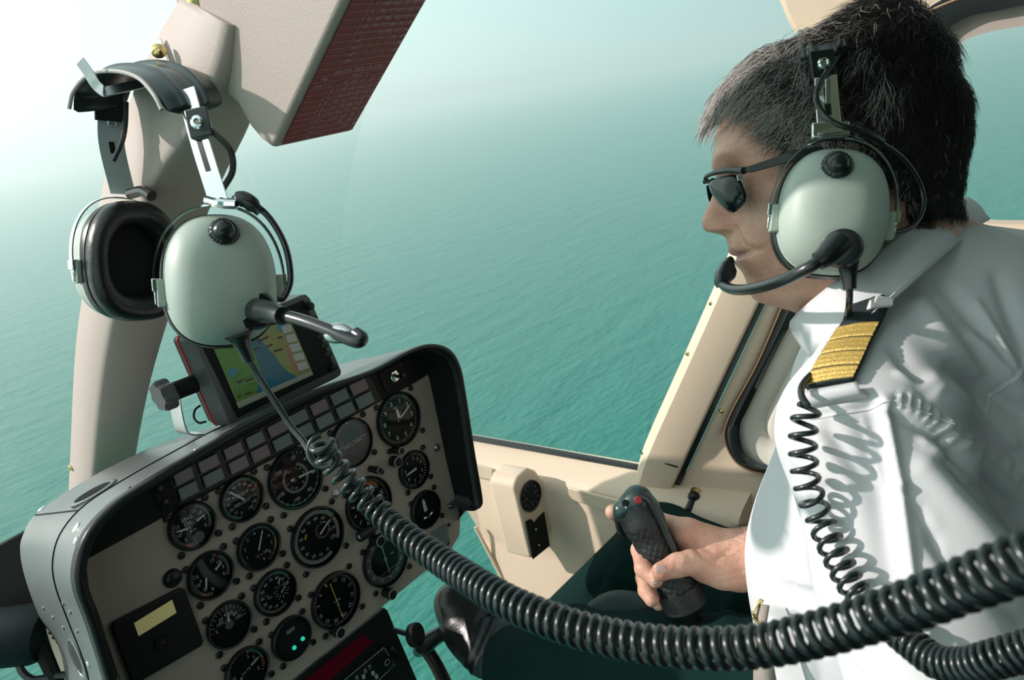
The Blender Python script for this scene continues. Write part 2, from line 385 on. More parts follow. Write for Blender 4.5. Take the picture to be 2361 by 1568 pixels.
b.tube([hX(1476, 1040, XP+.004), hX(1487, 1055, XP-.0150), hX(1525, 1066, XP-.0190), hX(1562, 1077, XP-.0225)], .0012, 6)
b.build('joint_line', M['matt'], post)
def screwhead(px, py, x, r, parent, m='brass', nm='screw'):
    c = hX(px, py, x); b = MB(); b.lathe(c, -EX, [(r, -.001), (r, .001), (r*.7, .0022), (r*.2, .0026), (.0001, .0026)], 14)
    b.build(nm, M[m], parent)
for px, py in ((1586, 816), (1497, 1043), (1640, 700)): screwhead(px, py, XP-.016, .0035, post)
# dark gap and door
b = MB(); gp = [(1524, 1182), (1548, 1130), (1584, 1054), (1676, 857), (1765, 668), (1865, 450), (1945, 280), (2005, 150)]
b.grid([[hX(x-4, y, XP-.006), hX(x+12, y+3, XP-.006), hX(x+12, y+3, XP+.03), hX(x-4, y, XP+.03)] for x, y in dense(gp)], closed_v=True, cap=True)
struct(b, 'trim_4', M['rubber'])
XD = .985
ring_o = [(1905, 480), (1850, 600), (1802, 711), (1747, 838), (1686, 952), (1671, 1009), (1694, 1062), (1735, 1087), (1794, 1099), (1880, 1122), (2000, 1150)]
ring_i = [(1935, 500), (1885, 610), (1837, 719), (1788, 813), (1727, 936), (1706, 985), (1714, 1038), (1747, 1066), (1794, 1078), (1880, 1099), (2000, 1126)]
vent_i = [(2000, 520), (1965, 600), (1925, 690), (1867, 821), (1828, 900), (1800, 962), (1800, 990), (1815, 1010), (1845, 1020), (1920, 1040), (2020, 1060)]
out = [(1880, 440), (1810, 590), (1770, 690), (1690, 862), (1610, 1030), (1575, 1105), (1540, 1180), (1650, 1280), (1800, 1330), (1950, 1370), (2100, 1400)]
n = 60; O, RO, RI, VI = [dense(q, n) for q in (out, ring_o, ring_i, vent_i)]
b = MB(); rows = []
for o_, r_ in zip(O, RO):
    p, q = hX(*o_, XD), hX(*r_, XD); m_ = p+(q-p)*.55
    pr = hX(*r_, XD+.010)
    rows.append([p+EX*.03, p, p+(q-p)*.35, m_, p+(q-p)*.75+EX*.006, pr, pr+EX*.03])
b.grid(rows, closed_v=True, cap=True); door = struct(b, 'door_1', M['beige'], smooth=60)
b = MB(); b.grid([[hX(*o_, XD+.016), hX(*o_, XD+.002), hX(*(o_*.5+i_*.5), XD-.004), hX(*i_, XD+.002), hX(*i_, XD+.02)] for o_, i_ in zip(RO, RI)], closed_v=True, cap=True)
b.build('window_seal', M['rubber'], door, smooth=60)
b = MB(); b.tube([hX(*(o_), XD+.0005) for o_ in RO], .0016, 6); b.build('seal_piping', M['bronze'], door)
rows = []
for i_, v_ in zip(RI, VI):
    p, q = hX(*i_, XD+.014), hX(*v_, XD+.014); f = lambda t, x: p+(q-p)*t+EX*x
    rows.append([f(0, .02), f(0, 0), f(.3, .001), f(.5, .006), f(.58, .013), f(.68, .006), f(.85, .004), f(1, .008), f(1, .02)])
b = MB(); b.grid(rows, closed_v=True, cap=True); b.build('sliding_window_frame', M['cream'], door, smooth=60)
for px, py in ((1663, 948), (1775, 697)): screwhead(px, py, XD-.001, .0038, door)
# door handle pin on its brass socket
b = MB(); c = hX(1606, 1138, XD-.009); b.lathe(c, -EX, [(.0001, 0), (.012, 0), (.011, .004), (.008, .008), (.0075, .012), (.0001, .013)], 20)
b.build('latch_socket', M['brass'], door)
b = MB(); c2 = hX(1600, 1146, XD-.024); b.ball(c2, .0100, 14); b.tube([c2, hX(1588, 1175, XD-.045), hX(1580, 1200, XD-.05)], [.0055, .0065, .006], 12)
b.build('latch_pin', M['screw'], door)
b = MB(); pp = [hX(1565, 1140, XD-.003), hX(1592, 1157, XD-.003), hX(1830, 1222, XD-.003), hX(1830, 1262, XD-.003), hX(1560, 1190, XD-.003)]
b.prism(pp, -EX*.014); b.build('lower_ledge', M['beige'], door, bevel=.003)
# roof rail above the door and the rear window surround
rf = [(1770, -120), (1792, 0), (1812, 50), (1836, 92), (1900, 150), (2050, 200), (2140, 130), (2150, 60), (2215, 5), (2300, -30), (2420, -62), (2900, -160), (2900, -420), (1770, -300)]
b = MB(); b.prism([hX(x, y, 1.0) for x, y in rf], EX*.04); struct(b, 'trim_5', M['beige'], bevel=.008)
def band(o_, i_, x0, m_, name, th=.02, parent=None):
    a, c = dense(o_, 48), dense(i_, 48); b = MB()
    b.grid([[hX(*p, x0), hX(*q, x0), hX(*q, x0+th), hX(*p, x0+th)] for p, q in zip(a, c)], closed_v=True, cap=True)
    return b.build(name, m_, parent, smooth=50) if parent else struct(b, name, m_, smooth=50)
b1 = [(2125, 520), (2100, 430), (2095, 300), (2090, 150), (2110, 50), (2190, -10), (2300, -45), (2420, -75), (2800, -140)]
b2 = [(2172, 520), (2150, 430), (2147, 300), (2150, 170), (2165, 88), (2230, 40), (2310, 22), (2420, 0), (2800, -60)]
b3 = [(2210, 520), (2190, 430), (2186, 300), (2190, 180), (2196, 118), (2240, 86), (2310, 68), (2420, 50), (2800, -10)]
tr = band(b1, b2, .99, M['rubber'], 'trim_6'); band(b2, b3, 1.0, M['pillar'], 'trim_7')
b = MB(); b.tube([hX(x, y, .99) for x, y in dense([(2117, 40), (2150, 22), (2210, -2), (2290, -22)], 12)], .0015, 6); b.build('seal_piping', M['bronze'], tr)
b = MB(); b.prism([hX(x, y, 1.0) for x, y in ((2100, 505), (2296, 519), (2420, 521), (2900, 540), (2900, 1000), (2100, 900))], EX*.03)
struct(b, 'wall_right_rear', M['beige'], bevel=.006)
b = MB(); b.prism([hX(x, y, 1.002) for x, y in ((1975, 150), (2110, 100), (2120, 520), (2110, 900), (2010, 900), (1975, 520))], EX*.03); struct(b, 'trim_9', M['beige'], bevel=.006)
# ------------------------------------------------------------------ windshield centre post
E_ = [(530, 60), (497, 180), (440, 300), (352, 430), (285, 640), (240, 850), (215, 1095), (203, 1300), (195, 1500)]
L_ = [(412, -10), (358, 80), (305, 200), (240, 400), (198, 615), (171, 800), (159, 1060), (150, 1290), (145, 1500)]
Q_ = [(640, 60), (615, 190), (575, 298), (512, 425), (425, 640), (355, 860), (312, 1075), (290, 1270), (280, 1500)]
XE = [.372, .365, .355, .345, .338, .332, .33, .33, .33]
Ed, Ldd, Qd, Xd = dense(E_, 50), dense(L_, 50), dense(Q_, 50), np.interp(np.linspace(0, 8, 50), range(9), XE)
rows = []
for e, l, q, x in zip(Ed, Ldd, Qd, Xd):
    pe = hX(*e, x); pl = hX(*l, x+.004); pq = hitY(*q, pe[1]+.004); d = nrm(pe-pl); dd = nrm(pq-pe)
    rows.append([pl+EX*.03, pl+EX*.004, pl+d*.004, pe-d*.012, pe-d*.004+dd*.0015, pe+dd*.004-d*.0015, pe+dd*.012, pq-dd*.004, pq+EY*.004, pq+EY*.05])
b = MB(); b.grid(rows, closed_v=True, cap=True); cp = struct(b, 'trim_8', M['pillar'], smooth=75)
for px, py in ((202, 636), (163, 1079)):
    screwhead(px, py, .3325, .0042, cp)
# ------------------------------------------------------------------ windshield acrylic pane (in front of everything, outside the posts)
b = MB(); rows = []
for u in np.linspace(0, 1, 14):
    x = -1.3+2.32*u; bow = 1-min(1, abs((x-.1)/1.5))**2.2
    rows.append([rel(x, .30+.2*bow, .62), rel(x, .62+.28*bow, .42), rel(x, .86+.32*bow, .15), rel(x, 1.08+.36*bow, -.15), rel(x, 1.2+.36*bow, -.45), rel(x, 1.16+.36*bow, -.75), rel(x, .95+.34*bow, -1.0), rel(x, .7+.2*bow, -1.2)])
b.grid(np.array([spline(r, 20) for r in rows])); struct(b, 'window_1', M['pane'], smooth=180)
# ------------------------------------------------------------------ instrument panel, hood and gauges
YP = CAM[1]+.842                           # plane of the panel face
HT = .052                                  # how far the hood lip stands towards the pilots
def pp(px, py, h=0): return hitY(px, py, YP-h)
face = [(203, 1283), (400, 1178), (700, 1019), (965, 879), (985, 900), (1010, 985), (1047, 1130), (1062, 1200), (1060, 1235), (1040, 1268), (1000, 1302), (850, 1426), (665, 1575), (560, 1680), (420, 1800), (330, 1720), (240, 1470)]
panel = thing('instrument_panel', 'taupe grey instrument panel under a black hood, full of round gauges', 'instrument panel', pp(600, 1600, -.1))
fo = [pp(x, y, -.0004) for x, y in ([(200, 1380), (195, 1300), (215, 1235), (300, 1165), (600, 985), (940, 828), (1000, 850), (1008, 905), (1024, 985), (1052, 1110), (1062, 1160)]+face[7:])]
b = MB(); b.prism(fo, EY*.004); b.build('panel_face', M['panel'], panel, bevel=.0015)
# black upper strip lying on the face
st = [tuple(q) for q in dense([(200, 1290), (207, 1239), (267, 1178), (344, 1129), (479, 1049), (584, 992), (721, 922), (852, 865), (925, 834), (955, 827), (976, 838), (988, 862)], 48)]+[(962, 880), (700, 1021), (400, 1180)]
b = MB(); b.prism([pp(x, y, .002) for x, y in st], EY*.0019); strip = b.build('upper_strip', M['matt'], panel)
# hood
lip = [(262, 1640), (244, 1568), (205, 1440), (176, 1360), (174, 1300), (200, 1226), (262, 1160), (337, 1111), (480, 1025), (585, 965), (722, 900), (853, 854), (933, 812), (985, 794), (1030, 804), (1056, 842), (1070, 910), (1090, 1040), (1107, 1140), (1106, 1165), (1090, 1176)]
back = [(150, 1640), (134, 1500), (90, 1420), (60, 1340), (47, 1280), (52, 1236), (90, 1178), (214, 1098), (340, 1036), (424, 1004), (560, 962), (700, 922), (800, 900), (870, 880), (915, 862), (950, 880), (975, 950), (1000, 1060), (1012, 1150), (1012, 1175), (1000, 1182)]
N = 90; Lp = dense(lip, N); Bp = dense(back, N); FB = .17
cen = pp(620, 1250, HT)
rows = []
for l, q in zip(Lp, Bp):
    a = pp(*l, HT); c = hitY(*q, YP+FB); i = nrm((cen-a)*V(1, 0, 1)); c[2] = min(c[2], a[2]+.03)
    m_ = min(1, max(0, (a[0]-.52)/.10)) if a[0] > .52 else 0; c = c*(1-m_)+m_*V(a[0]+.006, YP+FB, a[2]-.042*min(1, max(0, (a[2]-CAM[2]+.40)/.08))); t = c-a
    rows.append([a+t*.30+i*.004, a+i*.011+EY*.004, a+i*.011, a+i*.008-EY*.004, a+i*.003-EY*.006, a-EY*.003, a, a+t*.12, a+t*.4, a+t*.7, a+t])
b = MB(); b.grid(rows); hood = b.build('hood', M['skin_grey'], panel, smooth=50)
# black moulded lip along the hood's edge
b = MB(); b.grid([[r[0], r[1], r[2]-EY*.0006, r[3]-EY*.0008, r[4]-EY*.0008, r[5]-EY*.0006-nrm((cen-r[6])*V(1, 0, 1))*.0008, r[6]-nrm((cen-r[6])*V(1, 0, 1))*.0010, r[7]*.4+r[6]*.6-nrm((cen-r[6])*V(1, 0, 1))*.0010] for r in rows])
b.build('hood_lip', M['black'], panel, smooth=180)
# black liner between the lip and the recessed face
li = dense([(330, 1720), (262, 1560), (222, 1440), (206, 1360), (200, 1290), (208, 1240), (268, 1180), (345, 1132), (480, 1052), (585, 995), (722, 925), (853, 868), (925, 836), (955, 828), (975, 838), (988, 870), (1003, 940), (1028, 1060), (1049, 1150), (1058, 1185), (1056, 1200)], N)
b = MB(); b.grid([[r[1], r[1]+EY*.004, (r[1]+pp(*q, 0))/2, pp(*q, -.001)] for r, q in zip(rows, li)]); b.build('hood_liner', M['matt'], panel)
# seams, vent, rivets of the hood
def hoodpt(i, t): 
    r = rows[int(i)]; return r[6]+(r[10]-r[6])*t
def out_n(i):
    i = int(min(max(i, 1), N-2)); n = np.cross(rows[i+1][8]-rows[i-1][8], rows[i][10]-rows[i][6]); n = nrm(n); return n if n.dot(rows[i][8]-cen) > 0 else -n
b = MB(); b.tube([hoodpt(i, .36)+out_n(i)*.0003 for i in range(2, 46)], .0009, 6); b.tube([hoodpt(26, t)+out_n(26)*.0003 for t in np.linspace(.36, .98, 8)], .0009, 6)
b.build('seam', M['matt'], panel)
def on_hood(px, py):                       # the nearest hood point seen at this pixel
    best = None
    for i in range(1, N-1):
        for t in np.linspace(.02, 1, 30):
            q = hoodpt(i, t); a = px_of(q); d = (a[0]-px)**2+(a[1]-py)**2+ (0 if out_n(i).dot(CAM-q) > 0 else 1e5)
            if best is None or d < best[0]: best = (d, q, out_n(i))
    return best[1], best[2]
for k, (px, py, r) in enumerate([(176, 1218, .006), (172, 1240, .0045), (95, 1168, .005), (452, 1050, .004), (147, 1390, .0026), (160, 1418, .0026), (148, 1442, .0026), (178, 1465, .0026), (124, 1424, .0026), (102, 1406, .0026), (204, 1527, .004), (300, 1130, .002)]):
    q, n = on_hood(px, py); b = MB(); b.lathe(q, n, [(r, -.001), (r, .0004), (r*.8, .0012), (.0001, .0016)], 14); b.build('screw' if r > .003 else 'rivet', M['steel'] if r > .003 else M['skin_grey'], panel)
q, n = on_hood(214, 1129); vt = nrm(np.cross(n, [0, 1., 0])); b = MB()
b.lathe(q, n, [(.026, -.001), (.026, .0012), (.0245, .002), (.021, .002), (.020, .0004), (.020, -.001)], 40, ux=vt, sx=1.0); v_ = b.build('vent_ring', M['skin_grey'], panel)
b = MB(); b.lathe(q, n, [(.0001, .0006), (.0202, .0006)], 40); ug = nrm(np.cross(n, vt))
for a in np.linspace(-.018, .018, 13):
    h = math.sqrt(max(0, .0195**2-a*a))
    b.tube([q+n*.001+vt*a-ug*h, q+n*.001+vt*a+ug*h], .0004, 5); b.tube([q+n*.001+ug*a-vt*h, q+n*.001+ug*a+vt*h], .0004, 5)
b.build('vent_mesh', M['screw'], v_)
q, n = on_hood(182, 1512); vt = nrm(np.cross(n, [0, 1., 0])); b = MB()
b.lathe(q, n, [(.026, -.001), (.026, .0015), (.022, .0022), (.021, .0005)], 40); v_ = b.build('vent_ring', M['skin_grey'], panel)
b = MB()
for a in np.linspace(-.019, .019, 14):
    h = math.sqrt(max(0, .0205**2-a*a)); b.tube([q+n*.0006+vt*a-EY*h, q+n*.0006+vt*a+EY*h], .0009, 5)
b.build('vent_louver', M['screw'], v_)
# annunciator lights: nine columns of two
ann = thing('annunciator_panel', 'black strip of paired rectangular warning lights along the top of the instrument panel', 'warning lights', pp(650, 1000, .003))
A0, A1, B0, B1 = np.array([400., 1096]), np.array([843., 870]), np.array([419., 1155]), np.array([868., 925])
b = MB(); b.prism([pp(*(A0-(10, 4)), .003), pp(*(A1+(6, -8)), .003), pp(*(B1+(12, -4)), .003), pp(*(B0+(-6, 10)), .003)], EY*.002); b.build('backing_strip', M['black'], ann)
pink = {(0, 0), (1, 0), (2, 0), (2, 1), (3, 1), (4, 0), (6, 0), (8, 0)}
ts = [(0, .093), (.127, .225), (.26, .35), (.375, .46), (.488, .575), (.60, .685), (.71, .79), (.815, .895), (.915, .995)]
for k, (t0, t1) in enumerate(ts):
    for j, (s0, s1) in enumerate(((.0, .44), (.55, 1.0))):
        q = [A0+(A1-A0)*t+((B0+(B1-B0)*t)-(A0+(A1-A0)*t))*s for t, s in ((t0, s0), (t1, s0), (t1, s1), (t0, s1))]
        b = MB(); b.prism([pp(*z, .0065) for z in q], EY*.003); b.build('light_cap', M['cap_pink' if (k, j) in pink else 'cap_grey'], ann, bevel=.0008)
        c = np.mean(q, axis=0)
# toggle on its plate at the right end and two dark studs at the left end
sw = thing('toggle_switch', 'small chrome toggle switch on a black plate right of the warning lights', 'switch', pp(908, 868, .003))
b = MB(); b.prism([pp(x, y, .004) for x, y in ((873, 861), (932, 831), (947, 872), (890, 905))], EY*.0015); b.build('mounting_plate', M['matt'], sw, bevel=.0006)
c = pp(908, 868, .004); b = MB(); b.lathe(c, -EY, [(.0085, 0), (.0085, .003), (.006, .0035), (.006, .006), (.004, .0062), (.0001, .0062)], 6); b.build('hex_nut', M['chrome'], sw)
b = MB(); b.tube([c-EY*.004, c-EY*.014+V(.002, 0, .001), c-EY*.019+V(.003, 0, .002)], [.0022, .0028, .0034], 12); b.build('lever', M['screw'], sw)
for px, py in ((922, 843), (933, 867)):
    b = MB(); b.lathe(pp(px, py, .004), -EY, [(.003, 0), (.003, .0015), (.0001, .002)], 12); b.build('screw', M['screw'], sw)
sp = thing('blank_plate', 'small black plate with two studs at the left end of the warning light strip', 'plate', pp(378, 1140, .003))
b = MB(); b.prism([pp(x, y, .004) for x, y in ((348, 1128), (392, 1104), (418, 1160), (374, 1182))], EY*.0015); b.build('plate', M['matt'], sp, bevel=.0006)
for px, py in ((367, 1129), (380, 1160)):
    b = MB(); b.lathe(pp(px, py, .004), -EY, [(.0045, 0), (.0045, .002), (.002, .003), (.0001, .003)], 14); b.build('stud', M['screw'], sp)
# ---- gauges
GX, GZ = EX, EZ
def pol(c, r, a, h=0):                     # a: degrees clockwise from the top of the dial
    a = math.radians(a); return c+GX*r*math.sin(a)+GZ*r*math.cos(a)-EY*h
def ticks(b, c, r, a0, a1, n, r0, r1, w):
    for k in range(n+1):
        a = a0+(a1-a0)*k/n; ra = math.radians(a); d = GX*math.sin(ra)+GZ*math.cos(ra); t = GX*math.cos(ra)-GZ*math.sin(ra)
        b.add([c+d*r*r0-t*w*r, c+d*r*r1-t*w*r, c+d*r*r1+t*w*r, c+d*r*r0+t*w*r], [(0, 1, 2, 3)])
def arc(b, c, r, a0, a1, r0, r1, n=24):
    b.grid([[pol(c, r*r0, a0+(a1-a0)*k/n), pol(c, r*r1, a0+(a1-a0)*k/n)] for k in range(n+1)])
def nums(b, c, r, items, a0, a1, rr, h, rot=False):
    for k, t in enumerate(items):
        a = a0+(a1-a0)*k/max(1, len(items)-1)
        if t: text(b, str(t), pol(c, r*rr, a), GX, GZ, h*r, rot=math.radians(-a) if rot else 0)
def needle(b, c, r, a, L, w, tail=.0, h=.0):
    d = pol(V(0, 0, 0), 1, a); t = pol(V(0, 0, 0), 1, a+90); c = c-EY*h
    b.prism([c-d*r*tail-t*r*w, c+d*r*L*.8-t*r*w*.8, c+d*r*L, c+d*r*L*.8+t*r*w*.8, c-d*r*tail+t*r*w], -EY*.0006)
def gauge(name, label, px, py, hpx, draw, cat='gauge', bez=.10, knob=None, group=None, screws=(45, 135, 225, 315), glass=True, deep=.0015):
    c0 = pp(px, py, .004); d = px_of(c0)[2]
    r = None
    top = [px_of(pol(c0, 1e-3, a))[1] for a in range(0, 360, 10)]; r = hpx/(max(top)-min(top))*1e-3
    g = thing(name, label, cat, pp(px, py, 0), group)
    b = MB(); b.lathe(c0+EY*.004, -EY, [(r*1.0, 0), (r*1.0, .004), (r*.985, .006), (r*.95, .007), (r*(1-bez), .0055), (r*(1-bez)*.985, .001), (r*(1-bez)*.985, .0002)], 64); b.build('bezel', M['black'], g)
    rf_ = r*(1-bez); cf = c0+EY*(.004-.0008)
    b = MB(); b.lathe(cf, -EY, [(.0001, 0), (rf_, 0)], 48); b.build('dial_face', M['dial'], g)
    parts = {}
    def layer(m, h=.0002):
        if m not in parts: parts[m] = MB()
        return parts[m]
    draw(layer, cf-EY*.0003, rf_)
    nm = {'white': 'markings', 'dim': 'faint_markings', 'green': 'green_arc', 'yellow': 'yellow_marking', 'red': 'red_marking', 'orange': 'orange_marking', 'needle': 'pointer', 'led': 'indicator_lamp', 'black': 'pointer_hub', 'cap_pink': 'horizon_ball', 'sky_b': 'sky_half', 'lcd': 'display', 'chrome': 'slip_tube', 'screw': 'spindle_cap', 'cap_grey': 'raised_disc'}
    for m, mb in parts.items():
        if mb.n: mb.build(nm[m], M[m] if m in M and M[m] else M['white'], g)
    if glass:
        b = MB(); b.lathe(cf, -EY, [(.0001, .0048), (rf_*.5, .0047), (rf_*.99, .0042)], 48); b.build('cover_glass', M['glass'], g, smooth=180)
    for a in screws:
        q = pol(pp(px, py, 0), r*1.20, a); b = MB(); b.lathe(q, -EY, [(.0042, 0), (.0042, .0022), (.0034, .0032), (.0018, .0033), (.0012, .0022), (.0001, .0022)], 12); b.build('screw', M['screw'], g)
    if knob:
        for (kx, ky, kr, kl) in knob:
            q = pp(kx, ky, 0); b = MB(); b.lathe(q, -EY, [(kr*.9, 0), (kr*.9, kl*.6), (kr, kl*.62), (kr, kl), (kr*.85, kl+.001), (.0001, kl+.001)], 24); kb = b.build('knob', M['black'], g)
            b = MB(); b.lathe(q-EY*(kl+.0011), -EY, [(kr*.93, 0), (kr*.80, .0003)], 24); b.build('knob_rim', M['dim'], kb)
    return g
def dual_oil(txt, unit, la, ra, arcs=True):
    def f(L, c, r):
        w = L('white'); 
        ticks(w, c, r, 195, 300, 16, .80, .95, .012); nums(w, c, r, ['0', '5', '10', '15'], 190, 295, .66, .17)
        ticks(w, c, r, 30, 120, 15, .80, .95, .012); nums(w, c, r, ['15', '10', '5', '0'], 28, 118, .66, .17)
        for k, t in enumerate(txt): text(w, t, c+GZ*r*(.42-.24*k)-GX*r*(.08+.03*k), GX, GZ, r*.19)
        for k, t in enumerate(unit): text(w, t, c-GZ*r*(.03+.2*k)+GX*r*(-.15+.12*k), GX, GZ, r*.13)
        text(w, '°C', c+GX*r*.30+GZ*r*.14, GX, GZ, r*.11); text(w, 'P', c-GX*r*.48-GZ*r*.02, GX, GZ, r*.15)
        ticks(w, c, r, 0, 1, 1, .9, 1, .008)
        if arcs:
            arc(L('orange'), c, r, 200, 222, .86, .93); arc(L('green'), c, r, 58, 105, .86, .93); ticks(L('red'), c, r, 50, 51, 1, .72, .97, .02)
        else:
            ticks(L('red'), c, r, 42, 43, 1, .72, .97, .02); ticks(L('red'), c, r, 205, 225, 3, .82, .95, .02); arc(L('green'), c, r, 55, 105, .88, .92)
        n = L('needle'); needle(n, c-GX*r*.25, r, la, .55, .05, .02, .0012); needle(n, c+GX*r*.28+GZ*r*.1, r, ra, .45, .05, .02, .0012)
        b = L('cap_grey') if arcs else None
        if b: b.lathe(c-GZ*r*.66+GX*r*.1, -EY, [(.0001, .0004), (r*.28, .0004)], 24)
    return f
def g_torque(L, c, r):
    w = L('white'); nums(w, c, r, [str(k) for k in range(0, 140, 10)], 200, 515, .68, .135)
    ticks(w, c, r, 200, 515, 65, .84, .95, .007); ticks(w, c, r, 200, 515, 13, .80, .95, .012)
    text(w, 'TORQUE', c+GZ*r*.20, GX, GZ, r*.16); text(w, 'PERCENT', c-GZ*r*.20, GX, GZ, r*.16)
    arc(L('green'), c, r, 203, 435, .90, .96, 60); ticks(L('orange'), c, r, 436, 446, 3, .82, .96, .02)
    needle(L('needle'), c, r, 322, .82, .05, .12, .0015)
def g_asi(L, c, r):
    w = L('white')
    for t, a in (('20', 12), ('40', 52), ('60', 100), ('80', 150), ('100', 195), ('120', 250), ('150', 312)): text(w, t, pol(c, r*.76, a), GX, GZ, r*.135)
    ticks(w, c, r, 12, 100, 8, .88, .99, .010); ticks(w, c, r, 100, 312, 14, .88, .99, .012)
    ticks(w, c, r, 25, 330, 60, .44, .54, .008)
    for t, a in (('17', 330), ('14', 262), ('12', 222), ('10', 195), ('8', 140), ('6', 80), ('4', 50), ('2', 20)): text(w, t, pol(c, r*.36, a), GX, GZ, r*.09)
    text(w, 'MPH', c+GZ*r*.02-GX*r*.05, GX, GZ, r*.07); text(w, 'KTS', c-GZ*r*.09-GX*r*.05, GX, GZ, r*.07)
    arc(L('green'), c, r, 60, 250, .93, .965, 50); needle(L('needle'), c, r, 96, .80, .045, .25, .0015); ticks(L('red'), c, r, 310, 311, 1, .85, 1, .015)
    L('screw').lathe(c, -EY, [(r*.09, .0014), (r*.09, .0024), (.0001, .0026)], 16)
def g_att(L, c, r):
    b = L('cap_pink'); b.lathe(c, -EY, [(r*.99, 0), (r*.85, .0008), (r*.5, .0016), (.0001, .0019)], 48)
    s = L('cap_grey'); s.grid([[c-EY*(.0020)+GX*r*x*.72+GZ*r*(.05+(.62*t)*math.sqrt(max(0, 1-x*x))) for t in (0, .5, 1)] for x in np.linspace(-1, 1, 24)])
    w = L('white'); w.box(c-EY*.0024+GZ*r*.03, GX*r*.8, EY*.0001, GZ*r*.010)
    for a in (-60, -45, -30, -20, -10, 10, 20, 30, 45, 60): ticks(w, c-EY*.0012, r, a, a+.5, 1, .82, .95, .012)
    w.add([pol(c, r*.82, 0, .0022), pol(c, r*.93, -4, .0022), pol(c, r*.93, 4, .0022)], [(0, 1, 2)])
    n = L('needle')
    for s_ in (-1, 1): n.box(c-EY*.003+GX*r*.30*s_-GZ*r*.05, GX*r*.16, EY*.0002, GZ*r*.018)
    n.box(c-EY*.003-GZ*r*.11, GX*r*.05, EY*.0002, GZ*r*.014)
    for k in range(3): text(w, '-', c-EY*.0021-GZ*r*(.28+.14*k), GX, GZ, r*.12)
def g_alt(L, c, r):
    w = L('white'); nums(w, c, r, list('0123456789'), -12, 312, .70, .19); ticks(w, c, r, -12, 348, 50, .84, .95, .008)
    text(w, 'FEET', c+GZ*r*.48, GX, GZ, r*.07); text(w, 'ALT', c+GZ*r*.2+GX*r*.12, GX, GZ, r*.08)
    n = L('needle'); needle(n, c, r, 66, .80, .035, .1, .0016); needle(n, c, r, 357, .48, .07, .05, .0026)
    b = L('screw'); b.lathe(c, -EY, [(r*.07, .0014), (r*.07, .0034), (.0001, .0036)], 16)
def g_vsi(L, c, r):
    w = L('white'); ticks(w, c, r, 10, 170, 16, .80, .95, .012); ticks(w, c, r, 190, 350, 16, .80, .95, .012)
    for t, a in (('1', 330), ('2', 15), ('3', 45), ('4', 75), ('3', 120), ('2', 150), ('1', 190), ('.5', 285), ('.5', 235)): text(w, t, pol(c, r*.62, a), GX, GZ, r*.18)
    needle(L('needle'), c+GX*r*.15, r, 268, .85, .06, 0, .0015)
def g_turn(L, c, r):
    n = L('needle'); needle(n, c-GZ*r*.1, r, 0, .75, .12, 0, .001)
    b = L('chrome'); b.tube([c-GZ*r*.38-GX*r*.34-EY*.001, c-GZ*r*.45-EY*.001, c-GZ*r*.38+GX*r*.34-EY*.001], r*.10, 10)
    w = L('black'); w.ball(c-GZ*r*.44-EY*.0025, r*.11, 12)
    for s_ in (-.14, .14): w.box(c-GZ*r*.44+GX*r*s_-EY*.003, GX*r*.015, EY*.001, GZ*r*.12)
def g_tot(L, c, r):
    w = L('white'); ticks(w, c, r, 255, 520, 50, .86, .95, .008); nums(w, c, r, ['1', '2', '3', '4', '5', '6', '7', '8', '9'], 258, 535, .70, .16)
    text(w, '°C x 100', c-GZ*r*.40+GX*r*.05, GX, GZ, r*.14); arc(L('green'), c, r, 262, 452, .90, .96, 50); arc(L('yellow'), c, r, 453, 486, .88, .96); ticks(L('red'), c, r, 490, 520, 3, .84, .97, .02)
    needle(L('needle'), c, r, 32, .82, .04, .15, .0015)
def g_dual(L, c, r):
    w = L('white'); c = c-GX*r*.0; nums(w, c, r, [str(k) for k in range(0, 130, 10)], 160, 480, .66, .12); ticks(w, c, r, 158, 482, 96, .80, .92, .010)
    arc(w, c, r, 158, 482, .905, .925, 60); arc(L('yellow'), c, r, 290, 312, .46, .52)
    c2 = c+GX*r*.28+GZ*r*.12; ticks(w, c2, r, 0, 330, 20, .24, .30, .01); arc(L('green'), c2, r, 20, 75, .24, .30); ticks(L('red'), c2, r, 0, 120, 2, .22, .34, .02); ticks(L('red'), c, r, 428, 429, 1, .72, .95, .02)
    arc(L('green'), c, r, 400, 428, .92, .97)
    needle(L('needle'), c+GX*r*.1+GZ*r*.05, r, 62, .62, .035, .0, .0015)
def rose(L, c, r, rot, rr=.72, h=.15, inner=.88):
    w = L('white'); ticks(w, c, r, 0, 355, 71, inner, .95, .008)
    for k, t in enumerate(['N', '3', '6', 'E', '12', '15', 'S', '21', '24', 'W', '30', '33']):
        a = 30*k+rot; text(w, t, pol(c, r*rr, a), GX, GZ, h*r, rot=math.radians(-a))
def g_head(L, c, r):
    rose(L, c, r, 200); w = L('white'); b = L('dim')
    arc(b, c, r, 200, 330, .40, .43); needle(L('orange'), c, r, 25, .92, .05, -.6, .0008)
    w.tube([pol(c, r*.45, a, .001) for a in (0, 20, 35, 150, 180, 210, 325, 340, 0)], r*.012, 5)
    ticks(L('orange'), c, r, 5, 45, 7, .72, .86, .02)
def g_adf(L, c, r):
    rose(L, c, r, 18+240, .76, .14, .86); y = L('yellow'); needle(y, c-GX*0, r, 178, .66, .02, .74, .0014)
    y.add([pol(c, r*.78, 178, .0022), pol(c, r*.60, 172, .0022), pol(c, r*.60, 184, .0022)], [(0, 1, 2)]); ticks(y, c, r, 345, 346, 1, .70, .95, .015)
    w = L('white'); w.box(c-EY*.003, GX*r*.16, EY*.0002, GZ*r*.012); w.box(c-EY*.003-GZ*r*.06, GX*r*.012, EY*.0002, GZ*r*.16); w.box(c-EY*.003-GZ*r*.18, GX*r*.06, EY*.0002, GZ*r*.012)
